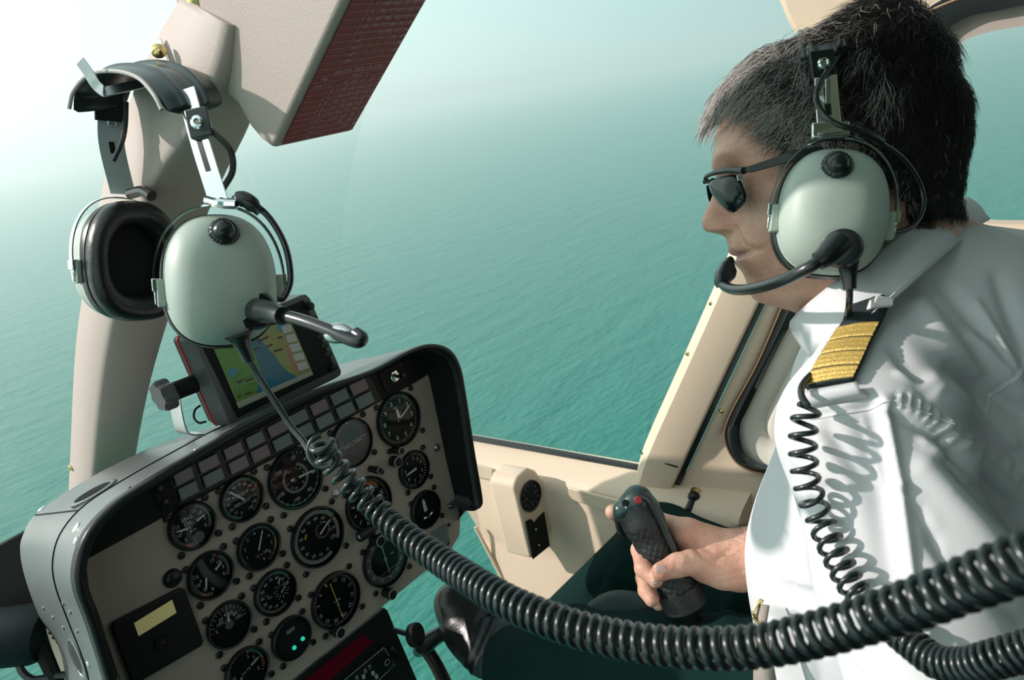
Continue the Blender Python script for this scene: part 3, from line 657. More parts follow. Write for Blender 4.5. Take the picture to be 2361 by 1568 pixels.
def g_vor(L, c, r):
    rose(L, c, r, 300-180, .80, .13, .66); w = L('white'); w.box(c-EY*.0012, GX*r*.014, EY*.0002, GZ*r*.56); w.add([pol(c, r*.64, 0, .001), pol(c, r*.52, -6, .001), pol(c, r*.52, 6, .001)], [(0, 1, 2)])
    for k in range(-6, 7):
        if k: w.lathe(c-GZ*r*.48+GX*r*.09*k-EY*.001, -EY, [(.0001, 0), (r*.018, 0)], 8)
    w.lathe(c-EY*.001, -EY, [(r*.05, 0), (r*.065, 0)], 16); L('orange').box(c+GX*r*.36+GZ*r*.05-EY*.001, GX*r*.08, EY*.0001, GZ*r*.03)
def g_fuel(L, c, r):
    w = L('white')
    for t, a in (('E', 275), ('10', 305), ('20', 330), ('40', 3), ('60', 27), ('80', 55), ('100', 85)): text(w, t, pol(c, r*(.52 if t != 'E' else .62), a), GX, GZ, r*.17)
    for t in range(13): ticks(w, c, r, 290+t*13.5, 290.5+t*13.5, 1, .78 if t % 2 else .70, .93, .012)
    text(w, 'FUEL', c+GZ*r*.24-GX*r*.08, GX, GZ, r*.15); ticks(L('red'), c, r, 275, 276, 1, .74, .92, .02); needle(L('needle'), c+GZ*r*.1, r, 10, .42, .06, -.06, .0016)
    L('cap_grey').lathe(c, -EY, [(.0001, .0012), (r*.22, .0012), (r*.22, .0002)], 20)
def g_n1(L, c, r):
    w = L('white'); ticks(w, c, r, 160, 440, 56, .82, .95, .010); nums(w, c, r, [str(k) for k in range(0, 110, 10)], 165, 445, .66, .14)
    arc(L('green'), c, r, 330, 432, .88, .96, 40); ticks(L('red'), c, r, 436, 437, 1, .80, .96, .03)
    c2 = c+GX*r*.32-GZ*r*.12; ticks(w, c2, r, 0, 330, 11, .22, .30, .015); nums(w, c2, r, list('0123456789'), 0, 324, .38, .09)
    text(w, '%', c-GX*r*.38+GZ*r*.05, GX, GZ, r*.10); text(w, 'RPM', c-GX*r*.30-GZ*r*.10, GX, GZ, r*.08)
    n = L('needle'); needle(n, c2, r, 55, .26, .03, .1, .0016); needle(n, c, r, 40, .72, .04, -.4, .0012)
def g_load(L, c, r):
    w = L('white'); ticks(w, c, r, 200, 300, 12, .80, .93, .012); nums(w, c, r, ['', '5', '10', ''], 200, 310, .66, .15); nums(w, c, r, ['3', '2', '', '0'], 25, 120, .62, .17); ticks(w, c, r, 20, 125, 12, .80, .93, .012)
    arc(L('green'), c, r, 25, 90, .86, .93); ticks(L('red'), c, r, 92, 110, 2, .78, .95, .025); ticks(L('orange'), c, r, 22, 23, 1, .76, .95, .02); ticks(L('red'), c, r, 205, 250, 3, .8, .95, .02)
    text(w, 'DC', c-GX*r*.15-GZ*r*.05, GX, GZ, r*.12); text(w, 'PSI', c+GX*r*.12+GZ*r*.0, GX, GZ, r*.12); n = L('needle'); needle(n, c+GX*r*.25+GZ*r*.1, r, 75, .5, .05, 0, .001); needle(n, c-GX*r*.35-GZ*r*.1, r, 205, .6, .04, 0, .001)
    ticks(w, c, r, 0, 1, 1, .9, 1, .008)
def g_dig(L, c, r):
    text(L('dim'), '888', c+GZ*r*.35+GX*r*.1, GX, GZ, r*.22)
    for x, z in ((-.02, -.55), (.52, -.45)): L('led').lathe(c+GX*r*x+GZ*r*z, -EY, [(r*.11, 0), (r*.10, .0015), (.0001, .0022)], 16)
gauge('engine_oil_gauge', 'round black gauge reading ENG OIL, nearest the upper left corner of the instrument panel', 445, 1213, 116, dual_oil(['ENG', 'OIL'], ['PSI', 'X10'], 285, 78))
gauge('torque_gauge', 'round gauge reading TORQUE PERCENT, between the oil gauge and the airspeed dial', 560, 1150, 111, g_torque)
gauge('airspeed_indicator', 'large round airspeed dial numbered 20 to 150 beside the looped cord end', 685, 1103, 146, g_asi, cat='airspeed indicator')
gauge('attitude_indicator', 'attitude indicator with pinkish ball behind the first loops of the coiled cord', 813, 1021, 117, g_att, cat='attitude indicator', bez=.06, knob=[(905, 1063, .0085, .012), (854, 1081, .0055, .02)])
gauge('altimeter', 'round altimeter with two pale pointers, highest and furthest right of the big dials', 922, 967, 129, g_alt, cat='altimeter', knob=[(908, 1037, .0062, .016)], bez=.07)
gauge('climb_rate_gauge', 'small round climb rate gauge with white pointer, directly below the altimeter', 957, 1083, 91, g_vsi, bez=.06)
gauge('slip_indicator', 'small black turn and slip dial with one thick white needle, lowest of the right column', 983, 1175, 91, g_turn, bez=.05)
gauge('transmission_oil_gauge', 'black twin scale gauge with red tipped ticks just right of the round black knob', 488, 1327, 116, dual_oil([], [], 200, 62, False))
gauge('temperature_gauge', 'dial with green and yellow arc and one long white needle, reading C X 100', 599, 1262, 112, g_tot)
gauge('rotor_tachometer', 'large deep black tachometer ringed by white scale to 120, centre of the panel', 735, 1239, 144, g_dual, cat='tachometer', bez=.06)
gauge('heading_indicator', 'heading dial with orange bug mostly hidden behind the coiled cord', 853, 1163, 132, g_head, cat='heading indicator', bez=.05, knob=[(860, 1243, .0085, .016)])
gauge('fuel_gauge', 'black gauge reading FUEL from E to 100', 531, 1441, 115, g_fuel)
gauge('gas_producer_gauge', 'gauge with green arc and a small sub dial, left of the yellow arrow compass', 637, 1367, 111, g_n1, bez=.07)
gauge('radio_compass', 'large compass dial with one yellow arrow, low centre of the panel', 777, 1385, 137, g_adf, cat='compass', bez=.05, knob=[(768, 1452, .008, .016)])
gauge('course_indicator', 'compass dial with a white line and row of dots, at the panel bottom right', 891, 1290, 132, g_vor, cat='compass', bez=.04, knob=[(888, 1365, .0082, .016)])
gauge('fuel_load_gauge', 'partly cut off black gauge reading DC PSI at the bottom edge of the photo', 572, 1547, 116, g_load)
gauge('digital_indicator', 'unlit round display with two glowing green lamps', 674, 1472, 107, g_dig, bez=.05, glass=False)
# ---- other things on the panel
b = MB(); b.lathe(pp(397, 1333), -EY, [(.0108, 0), (.0105, .0025), (.008, .006), (.004, .0078), (.0001, .008)], 28); kn = b.build('domed_stud', M['black'], loc=pp(397, 1333)); tag(kn, 'plain round black domed stud on the bare left part of the panel', 'stud')
def tiny(px, py, name, label, cat):
    b = MB(); b.lathe(pp(px, py), -EY, [(.006, 0), (.006, .002), (.0035, .0022), (.0035, .006), (.0001, .0065)], 16); tag(b.build(name, M['steel'], loc=pp(px, py)), label, cat)
tiny(773, 1138, 'trim_screw', 'small steel knurled stud right of the airspeed dial, above the tachometer', 'screw')
tiny(1005, 1032, 'panel_fastener', 'silver fastener at the right panel edge near the altimeter', 'screw'); tiny(1038, 1165, 'panel_fastener', 'silver fastener at the right panel edge beside the slip dial', 'screw')
ck = thing('clock_unit', 'black square timer unit with a pale yellow display at the lower left of the panel', 'timer', pp(360, 1460))
b = MB(); b.prism([pp(x, y, .006) for x, y in ((262, 1436), (418, 1356), (428, 1360), (470, 1478), (466, 1490), (312, 1580), (303, 1570), (258, 1446))], EY*.0055); b.build('case', M['black'], ck, bevel=.0015)
b = MB(); b.prism([pp(x, y, .0066) for x, y in ((309, 1437), (397, 1383), (407, 1413), (320, 1467))], EY*.0005); b.build('display', M['lcd'], ck)
b = MB(); b.prism([pp(x, y, .0095) for x, y in ((358, 1478), (386, 1463), (393, 1483), (366, 1499))], EY*.003); bb = b.build('button', M['matt'], ck, bevel=.0005)
b = MB(); text(b, '=', pp(376, 1481, .0098), GX, GZ, .006); b.build('button_symbol', M['redbutton'], bb)
pl = thing('blanking_plate', 'blank grey plate screwed over the lower right corner of the panel', 'plate', pp(1005, 1240))
b = MB(); b.prism([pp(x, y, .002) for x, y in ((988, 1233), (1028, 1207), (1038, 1250), (985, 1300), (970, 1290))], EY*.002); b.build('plate', M['cap_grey'], pl, bevel=.0006)
for px, py in ((1034, 1210), (1032, 1253), (985, 1240)):
    b = MB(); b.lathe(pp(px, py, .0), -EY, [(.0028, 0), (.0028, .002), (.0001, .003)], 10); b.build('screw', M['screw'], pl)
# label plate under the heading dial knob is the black lamp with its steel stalk
lamp = thing('post_light', 'stubby black post lamp on a steel stalk beneath the heading dial', 'lamp', pp(838, 1238))
b = MB(); b.cyl(pp(832, 1236, .0), pp(832, 1236, .02), .004, seg=14); b.build('stalk', M['steel'], lamp)
b = MB(); b.tube([pp(832, 1236, .018)-GX*.003, pp(832, 1236, .018)+GX*.02-GZ*.002], .0075, 16); b.build('shade', M['black'], lamp)
# ------------------------------------------------------------------ overhead console with its placard
oc = thing('overhead_console', 'beige overhead console box with a maroon number table on its sloping face', 'console', hX(600, 120, .40))
XK = .378
K0 = hX(628, 348, XK); E1 = nrm(V(0, -.843, .538)); NP = nrm(np.cross(EX, E1)); NP = NP if NP.dot(CAM-K0) > 0 else -NP
low = [hX(x, y, XK) for x, y in ((600, 322), (575, 292), (545, 240), (520, 218), (492, 214), (462, 185), (430, 110), (412, 40), (398, -10), (392, -60), (400, -180))]
top = K0+E1*.52
low = [q for q in low if q[2] < CAM[2]+.15]; e9 = low[-1].copy(); e9[2] = CAM[2]+.150
poly = [K0+E1*.006, K0+E1*.0015+V(0, .0015, .001), *low, e9, K0+E1*.19+V(0, .11, .025), top+V(0, .02, .07), top]
b = MB(); b.prism(poly, EX*.086); b.build('console_shell', M['pillar'], oc, bevel=.006, bseg=4)
wq = EX; a0 = K0+EX*.0065+E1*.008+NP*.0006; W = .0745; H = .36
b = MB(); b.prism([a0, a0+EX*W, a0+EX*W+E1*H, a0+E1*H], NP*.0006); pla = b.build('placard', M['placard'], oc)
b = MB(); lines = MB(); rowh = .0068; zz = NP*.0014
cols = [.0, .25, .39, .51, .63, .75, .875, 1.0]
def hl(i, x0=0, w_=.00022): lines.box(a0+zz*.6+EX*W*(x0+1)/2+E1*i*rowh, EX*W*(1-x0)/2, NP*.00005, E1*w_)
def vl(j, i0, i1): lines.box(a0+zz*.6+EX*W*cols[j]+E1*(i0+i1)/2*rowh, EX*.0002, NP*.00005, E1*(i1-i0)/2*rowh)
tab = {0: ['16', '', '', '', '', '31'], 1: ['14', '', '', '', '37', '48'], 2: ['12', '', '', '52', '68', '78'], 3: ['10', '', '53', '63', '78', '92'], 4: ['8', '53', '66', '79', '94', '108'],
       5: ['6', '69', '73', '88', '103', '115'], 6: ['4', '85', '89', '104', '112', '121'], 7: ['2', '102', '106', '122', '122', '122'], 8: ['0', '118', '122', '122', '122', '122'], 9: ['', '40', '20', '0', '-20', '-40']}
for i in range(0, 50):
    hl(i)
for i, r_ in tab.items():
    for j, t in enumerate(r_):
        if t: text(b, t, a0+zz+EX*W*(cols[j+1]+cols[j+2])/2-(EX*W*.0 if j else EX*W*.01)+E1*(i+.5)*rowh, EX, E1, rowh*.58)
for j in range(1, 7): vl(j, 0, 10)
text(b, '1000 FT', a0+zz+EX*W*.13+E1*9.5*rowh, EX, E1, rowh*.5); text(b, 'Hp', a0+zz+EX*W*.13+E1*10.6*rowh, EX, E1, rowh*.6)
text(b, 'OAT °C', a0+zz+EX*W*.62+E1*10.5*rowh, EX, E1, rowh*.55); text(b, 'ABOVE 3000 LB GW', a0+zz+EX*W*.55+E1*11.5*rowh, EX, E1, rowh*.6)
up = [['20'], ['18', '', '', '', '', '69'], ['16', '', '', '', '', '78'], ['14', '', '', '', '76', '87'], ['12', '', '72', '80', '87', '96'], ['10', '70', '77', '88', '96', '104'], ['8', '87', '88', '96', '104', '110'],
      ['6', '96', '97', '105', '112', '118'], ['4', '108', '106', '112', '118', '122'], ['2', '117', '115', '119', '122', '122'], ['0', '122', '122', '122', '122', '122'], ['', '40', '20', '0', '-20', '-40']]
for i, r_ in enumerate(up):
    for j, t in enumerate(r_):
        if t: text(b, t, a0+zz+EX*W*(cols[j+1]+cols[j+2])/2+E1*(i+13)*rowh, EX, E1, rowh*.58)
for j in range(1, 7): vl(j, 12.5, 25)
b.build('printed_numbers', M['placard_ink'], pla, smooth=180); lines.build('printed_grid', M['placard_ink'], pla, smooth=180)
for px, py, r in ((442, 6, .0065),):
    c = hX(px, py, XK); s_ = MB(); s_.lathe(c, -EX, [(r*1.5, -.001), (r*1.5, .001), (r, .0022), (r*.3, .003), (.0001, .003)], 18); s_.build('screw', M['brass'], oc)
# ------------------------------------------------------------------ moving map unit on top of the hood
YG = YP+.012
def gp_(x, y, h=0): return hitY(x, y, YG-h)
gps = thing('map_display', 'black moving map unit with red side stripe showing a green and blue map', 'map display', gp_(650, 935))
fr = [(451, 776), (560, 736), (694, 681), (706, 678), (716, 688), (788, 856), (786, 866), (775, 873), (560, 980), (540, 988), (531, 980), (448, 788)]
cc0 = np.mean([gp_(*q) for q in fr], axis=0)
b = MB(); b.prism([gp_(*q) for q in fr], EY*.040); b.build('case', M['crinkle'], gps, bevel=.002)
b = MB(); b.prism([cc0+(gp_(*q)-cc0)*1.008+EY*.040 for q in fr], EY*.003); b.build('red_gasket', M['redstripe'], gps)
b = MB(); cc = np.mean([gp_(*q) for q in fr], axis=0); b.prism([cc+(gp_(*q)-cc)*.985+EY*.043 for q in fr], EY*.014); b.build('rear_case', M['crinkle'], gps, bevel=.003)
b = MB(); b.prism([gp_(*q, .0012) for q in ((462, 788), (700, 692), (775, 852), (548, 964))], EY*.0012); b.build('front_bezel', M['matt'], gps, bevel=.0006)
def flat(name, pts, col, parent, h=.0016, em=.12, rough=.25):
    b = MB(); b.prism([gp_(*q, h) for q in pts], EY*.0001); m = mat(name.replace('_', ' ')+' glow', col, rough, emit=em); return b.build(name, m, parent)
z2 = lambda l: [(340+x/2.614, 640+y/2.614) for x, y in l]
scr = flat('screen', [(487, 791), (669, 738), (723, 864), (552, 942)], (.12, .16, .06), gps, .0014)
flat('map_land', z2([(384, 395), (620, 325), (655, 430), (680, 520), (690, 590), (650, 700), (545, 745), (470, 590)]), (.055, .15, .02), scr, .0017)
flat('map_sea', z2([(610, 350), (665, 360), (720, 420), (770, 475), (800, 520), (850, 570), (905, 600), (780, 660), (655, 705), (668, 640), (690, 590), (672, 520), (640, 430)]), (.01, .085, .12), scr, .0019)
flat('map_far_land', z2([(665, 358), (800, 290), (860, 430), (930, 590), (905, 600), (850, 570), (800, 520), (770, 475), (720, 420)]), (.14, .16, .05), scr, .0018)
flat('map_hills', z2([(830, 400), (868, 430), (930, 585), (880, 560), (850, 480)]), (.20, .11, .06), scr, .00195)
flat('map_bay', z2([(775, 268), (850, 290), (850, 340), (815, 335), (790, 310)]), (.02, .12, .22), scr, .0020)
flat('map_lake', z2([(475, 575), (520, 535), (535, 560), (560, 555), (525, 590), (515, 610), (500, 590)]), (.02, .13, .20), scr, .0020)
b = MB()
for q in ([(530, 700), (520, 640), (540, 590), (575, 560)], [(560, 730), (555, 640), (600, 600), (640, 590)], [(590, 720), (585, 660), (610, 640), (650, 640)], [(400, 440), (440, 420), (500, 425), (560, 400)], [(690, 580), (760, 540), (800, 530)]):
    b.tube([gp_(*p, .0021) for p in z2(spline(q, 12).tolist())], .00022, 4)
b.build('map_lines', mat('map line grey', (.10, .10, .12), .5), scr)
b = MB()
for q in ([(665, 380), (730, 350), (732, 362), (668, 392)], [(720, 410), (752, 398), (754, 410), (722, 422)], [(640, 430), (678, 415), (680, 427), (642, 442)], [(760, 440), (815, 425), (816, 437), (762, 452)], [(538, 625), (578, 612), (580, 624), (540, 638)], [(590, 620), (635, 600), (637, 612), (592, 632)], [(545, 715), (565, 707), (567, 717), (547, 725)], [(590, 700), (630, 682), (632, 694), (592, 710)], [(785, 358), (812, 350), (813, 362), (787, 370)]):
    b.prism([gp_(*p, .0023) for p in z2(q)], EY*.0001)
b.build('map_labels', mat('map label brown', (.06, .035, .035), .5), scr)
for q in ([(805, 295), (860, 282), (876, 320), (822, 340)], [(832, 350), (885, 338), (904, 380), (845, 395)], [(852, 407), (910, 393), (930, 436), (872, 452)], [(875, 465), (938, 450), (950, 492), (888, 505)], [(898, 518), (955, 503), (972, 545), (914, 562)]):
    flat('menu_key', z2(q), (.30, .31, .29), scr, .0022, .06)
flat('status_bar', z2([(535, 755), (985, 565), (998, 583), (548, 785)]), (.17, .20, .16), scr, .0020, .15)
for q in ((1000, 250), (1022, 303), (1042, 356), (1064, 411), (1086, 466)):
    c = gp_(*z2([q])[0], .0012); b = MB(); b.lathe(c, -EY, [(.0045, 0), (.0045, .0014), (.0035, .002), (.0001, .002)], 20, ux=EX, sx=1.45); b.build('oval_button', M['black'], gps)
for q in ((972, 172), (1112, 538)):
    c = gp_(*z2([q])[0], .0012); b = MB(); b.lathe(c, -EY, [(.0055, 0), (.005, .006), (.0035, .007), (.0001, .007)], 18); b.build('knob', M['black'], gps)
brk = thing('map_display_mount', 'light metal bracket with black star knob holding the map unit', 'bracket', hitY(430, 1003, YG+.03))
b = MB(); pts = [hitY(x, y, YG+.035) for x, y in ((412, 905), (418, 950), (428, 990), (440, 1004), (470, 1003))]
b.grid([[p, p+EY*.028, p+EY*.028+V(.002, 0, .001), p+V(.002, 0, .001)] for p in spline(pts, 20)], closed_v=True, cap=True); b.build('strap_bracket', M['steel'], brk, bevel=.0004)
b = MB(); c = hitY(395, 905, YG+.03); ax = nrm(V(-1, 0, .05)); a_ = np.linspace(0, 2*math.pi, 48, endpoint=False)
u_, v2 = EZ, np.cross(ax, EZ)
rr = .0175*(1+.10*np.cos(7*a_)); ringz = lambda k, h: [c+ax*h+k*(r*math.cos(t)*u_+r*math.sin(t)*v2) for r, t in zip(rr, a_)]
b.grid([ringz(.05, 0), ringz(.93, 0), ringz(1, .003), ringz(1, .013), ringz(.9, .017), ringz(.05, .017)], closed_v=True, cap=True); b.build('star_knob', M['crinkle'], brk, smooth=50)
b = MB(); b.cyl(c-ax*.0005, c-ax*.03, .011); b.build('knob_collar', M['matt'], brk)
b = MB(); b.tube(spline([hitY(x, y, YG+.02) for x, y in ((462, 935), (450, 945), (447, 962), (458, 975), (475, 972))], 16), .0014, 8); b.build('cable', M['rubber'], brk)
# ------------------------------------------------------------------ aviation headsets
def oval(c, s, u, a, bb, e, n=56, egg=.0):
    t = np.linspace(0, 2*math.pi, n, endpoint=False); ct, st_ = np.cos(t), np.sin(t)
    x = np.sign(ct)*np.abs(ct)**(2/e)*a; y = np.sign(st_)*np.abs(st_)**(2/e)*bb; x = x*(1+egg*y/bb)
    return c+x[:, None]*s+y[:, None]*u
def cup(parent, c, n, u, a, bb, inner=False, depth=.036, egg=-.04, band=True):
    n = nrm(n); u = nrm(u-n*np.dot(u, n)); s = np.cross(u, n); base = c-n*depth
    b = MB(); prof = []
    for t in np.linspace(0, math.pi/2, 14): prof.append((math.cos(t)**.72, math.sin(t)**.80))
    b.grid([oval(base, s, u, a*1.0, bb*1.0, 2.5, egg=egg)]+[oval(base+n*depth*h, s, u, a*max(r, .02), bb*max(r, .02), 2.0+.5*max(0, r), egg=egg) for r, h in prof], closed_v=True, cap=True)
    sh = b.build('ear_shell', M['cup'], parent, smooth=180)
    b = MB(); b.grid([oval(base+n*h, s, u, a*k, bb*k, 2.5, egg=egg) for k, h in ((.97, .002), (1.03, .001), (1.04, -.003), (1.02, -.007), (.9, -.008))], closed_v=True); b.build('shell_gasket', M['rubber'], parent, smooth=50)
    b = MB(); b.grid([oval(base+n*h, s, u, a*k, bb*k, 2.4, egg=egg) for k, h in ((.62, -.007), (1.0, -.0072), (1.05, -.012), (1.04, -.020), (.97, -.0255), (.85, -.027), (.70, -.024), (.60, -.017), (.58, -.008))], closed_v=True); b.build('ear_cushion', M['leather'], parent, smooth=180)
    b = MB(); b.grid([oval(base-n*.008, s, u, a*k, bb*k, 2.4) for k in (.01, .64)], closed_v=True); b.build('foam_liner', M['matt'], parent)
    # wire yoke from side to side over the top, with its pivots
    b = MB(); pts = []
    for t in np.linspace(-12, 192, 40):
        tt = math.radians(t); pts.append(base+n*(.004+.006*math.sin(tt) if math.sin(tt) > 0 else .004)+s*a*1.14*math.copysign(abs(math.cos(tt))**.85, math.cos(tt))+u*bb*(1.12*math.sin(tt) if math.sin(tt) > 0 else 1.0*math.sin(tt)))
    T = []
    for i, p in enumerate(pts):
        d = nrm(p-base-n*np.dot(p-base, n)); T.append([p-n*.0028, p+n*.0028, p+n*.0028+d*.0012, p-n*.0028+d*.0012])
    b.grid(T, closed_v=True, cap=True); b.build('chrome_yoke', M['chrome'], parent, smooth=40)
    for sg in (-1, 1):
        q = base+s*a*1.10*sg-u*bb*.16+n*.004; b = MB(); b.box(q-s*sg*.002, s*.003, n*.005, u*.010); b.build('yoke_socket', M['cup'], parent, bevel=.001)
        b = MB(); b.box(q+s*sg*.001+u*.006, s*.0028, n*.0045, u*.0045); b.box(q+s*sg*.0015-u*.003, s*.0012, n*.0016, u*.005); b.build('yoke_clip', M['chrome'], parent, bevel=.0005)
    return dict(n=n, u=u, s=s, base=base, a=a, b=bb, depth=depth, c=c)
def surf_on(cd, x, y, lift=0):              # point on the dome at fractions x, y of its half sizes
    r = min(.98, math.hypot(x, y)); h = (1-r**2.6)**.5
    return cd['base']+cd['s']*cd['a']*x+cd['u']*cd['b']*y+cd['n']*(cd['depth']*h+lift)
def cup_knob(parent, cd, x, y):
    c = surf_on(cd, x, y, -.003); n = nrm(cd['n']+cd['u']*y*.45+cd['s']*x*.3); b = MB(); u = nrm(cd['u']-n*np.dot(cd['u'], n)); s = np.cross(u, n)
    t = np.linspace(0, 2*math.pi, 72, endpoint=False); fl = 1+.035*np.sign(np.sin(t*24))
    rg = lambda r, h, f=True: c+n*h+(r*(fl if f else 1))[:, None]*(np.cos(t)[:, None]*u+np.sin(t)[:, None]*s) if f else c+n*h+r*(np.cos(t)[:, None]*u+np.sin(t)[:, None]*s)
    b.grid([rg(.0105, 0), rg(.0108, .002), rg(.0100, .0065), rg(.0085, .0078, False), rg(.0075, .0080, False), rg(.0060, .0110, False), rg(.004, .0125, False), rg(.0002, .013, False)], closed_v=True, cap=True)
    b.build('volume_knob', M['rubber'], parent, smooth=40)
def cup_boss(parent, cd, x, y):
    c = surf_on(cd, x, y, -.003); n = nrm(cd['n']+cd['u']*y*.35+cd['s']*x*.25); b = MB()
    b.lathe(c, n, [(.0150, 0), (.0148, .003), (.0125, .0055), (.006, .0062), (.0001, .0062)], 32); b.build('boom_boss', M['rubber'], parent); return c+n*.006
def head_arm(parent, p0, p1, p2, wd, w_=.0085, m_='chrome'):
    pts = spline([p0, p1, p2], 20); b = MB(); T = np.gradient(pts, axis=0); rows = []
    for p, t in zip(pts, T):
        t = nrm(t); nn = nrm(np.cross(t, wd)); rows.append([p-wd*w_-nn*.0006, p+wd*w_-nn*.0006, p+wd*w_+nn*.0006, p-wd*w_+nn*.0006])
    b.grid(rows, closed_v=True, cap=True); return b.build('steel_arm', M[m_], parent, bevel=.0004), pts, T
def slot(parent, pts, T, wd, i0, i1, view, name='adjustment_slot'):
    b = MB(); rows = []
    for p, t in zip(pts[i0:i1], T[i0:i1]):
        t = nrm(t); nn = nrm(np.cross(t, wd)); nn = nn if nn.dot(CAM-p) > 0 else -nn; q = p+nn*.0009; rows.append([q-wd*.0022, q+wd*.0022])
    b.grid(rows); b.build(name, M['black'], parent)
def bolt(parent, c, n, r=.005, plate=True, wd=None, up=None):
    if plate:
        b = MB(); n = nrm(n); b.box(c, wd*.0095, up*.011, n*.0035); b.build('clamp_block', M['rubber'], parent, bevel=.0012)
    b = MB(); b.lathe(c+n*.003, n, [(r, 0), (r, .002), (r*.75, .0035), (r*.5, .0038), (r*.3, .003), (.0001, .003)], 20); b.build('bolt', M['chrome'], parent)
# hanging headset
hh = thing('aviation_headset', 'empty pale green headset hanging by its band from a hook on the centre post', 'headset', P(500, 790, .62))
n1 = nrm(cdir(.44, .02, -.90)); u1 = cdir(-.06, 1, -.05)
c1 = P(520, 637, .545)
near = cup(hh, c1, n1, u1, .0395, .0485)
cup_knob(hh, near, .05, .64)
q0 = cup_boss(hh, near, .50, -.50)
n2 = nrm(cdir(-.80, .04, .60)); far = cup(hh, P(236, 606, .722), n2, cdir(-.02, 1, -.1), .040, .0510, depth=.048)
# head pad
arcp = [(232, 245, .665), (243, 205, .662), (280, 168, .645), (340, 160, .620), (395, 175, .597), (432, 212, .582), (450, 246, .578)]
wdir = nrm(cdir(.66, .36, .74)); ap = np.array([P(*q) for q in spline(arcp, 36)]); T = np.gradient(ap, axis=0)
def pad(parent, ap, wdir, hw, th, ribs=True, name='head_pad', m='leather', out_c=None):
    T = np.gradient(ap, axis=0); rows = []; k = len(ap); oc_ = ap.mean(0) if out_c is None else out_c
    for i, p in enumerate(ap):
        t = nrm(T[i]); nn = nrm(np.cross(t, wdir)); nn = nn if nn.dot(p-oc_) > 0 else -nn; e = i/(k-1); w_ = hw*(1-.12*abs(2*e-1)**3); ring = []
        for x in np.linspace(-1, 1, 25):
            rib = (.0028*(math.exp(-((x-.42)/.07)**2)+math.exp(-((x+.38)/.07)**2))-.0010*(math.exp(-((x-.25)/.08)**2)+math.exp(-((x+.22)/.08)**2))) if ribs else 0
            ring.append(p+wdir*w_*x+nn*(th*(1-abs(x)**4)*.9+rib))
        for x in np.linspace(1, -1, 12): ring.append(p+wdir*w_*x*.98-nn*th*.7*(1-abs(x)**4))
        rows.append(ring)
    r0 = [ap[0]-nrm(T[0])*.003+(q-ap[0])*.8 for q in rows[0]]; r1 = [ap[-1]+nrm(T[-1])*.003+(q-ap[-1])*.8 for q in rows[-1]]
    b = MB(); b.grid([r0]+rows+[r1], closed_v=True, cap=True); return b.build(name, M[m], parent, smooth=180)
M['plate'] = mat('satin steel plate', (.45, .52, .52), .35, metal=.35)
M['pad'] = mat('glossy black pad leather', (.008, .018, .018), .32, coat=.1)
hp = pad(hh, ap, wdir, .026, .0045, m='pad')
b = MB(); b.tube([p-wdir*.0262+V(0, 0, .001) for p in ap], .0017, 8); b.build('pad_piping', mat('grey piping', (.35, .33, .31), .5), hp)
sl1, pA, tA = head_arm(hh, P(428, 205, .575), P(462, 330, .562), P(506, 470, .556), nrm(cdir(.9, .15, -.3)), .0082)
slot(sl1, pA, tA, nrm(cdir(.9, .15, -.3)), 9, 15, 1)
bolt(hh, P(459, 284, .561), cdir(.15, -.1, -1), wd=nrm(cdir(.96, .1, -.25)), up=nrm(cdir(-.25, .97, 0)))
sl2, pB, tB = head_arm(hh, P(262, 200, .672), P(256, 320, .682), P(284, 448, .705), nrm(cdir(.82, .05, .55)), .0105, 'plate')
slot(sl2, pB, tB, nrm(cdir(.82, .05, .55)), 10, 13, 1)
b = MB(); ub = nrm(cdir(.82, .05, .55)); p0, p1 = P(250, 215, .67), P(252, 280, .675); b.box((p0+p1)/2, ub*.0115, (p1-p0)/2, nrm(np.cross(ub, p1-p0))*.003); b.build('clamp_block', M['rubber'], hh, bevel=.001)
b = MB(); b.box(P(257, 266, .674), ub*.0035, nrm(p1-p0)*.009, nrm(np.cross(ub, p1-p0))*.0016); b.build('clamp_slot', M['steel'], hh, bevel=.001)
# junction blocks above the cups, cable across
b = MB(); b.tube(PS([(478, 462, .552), (510, 470, .546), (545, 472, .545)], 8), .0035, 8); b.build('yoke_bridge', M['chrome'], hh)
b = MB(); b.tube(PS([(540, 464, .55), (565, 460, .55), (600, 488, .552)], 10), [.004]*2+[.0058]*6+[.004]*2, 12); b.build('cable_clamp', M['rubber'], hh)
b = MB(); b.tube(PS([(300, 447, .70), (330, 440, .69), (350, 452, .685)], 8), .005, 10); b.build('cable_clamp', M['rubber'], hh)
b = MB(); b.tube(PS([(487, 300, .56), (530, 345, .563), (536, 395, .565), (512, 440, .562), (516, 462, .556), (560, 468, .553), (610, 490, .555), (655, 560, .56), (670, 640, .563), (655, 685, .564), (640, 690, .562)], 60), .0024, 10); b.build('cross_cable', M['rubber'], hh)
b = MB(); b.tube(PS([(290, 235, .67), (288, 290, .672), (280, 330, .675), (262, 370, .68)], 20), .0024, 10); b.build('rear_cable', M['rubber'], hh)
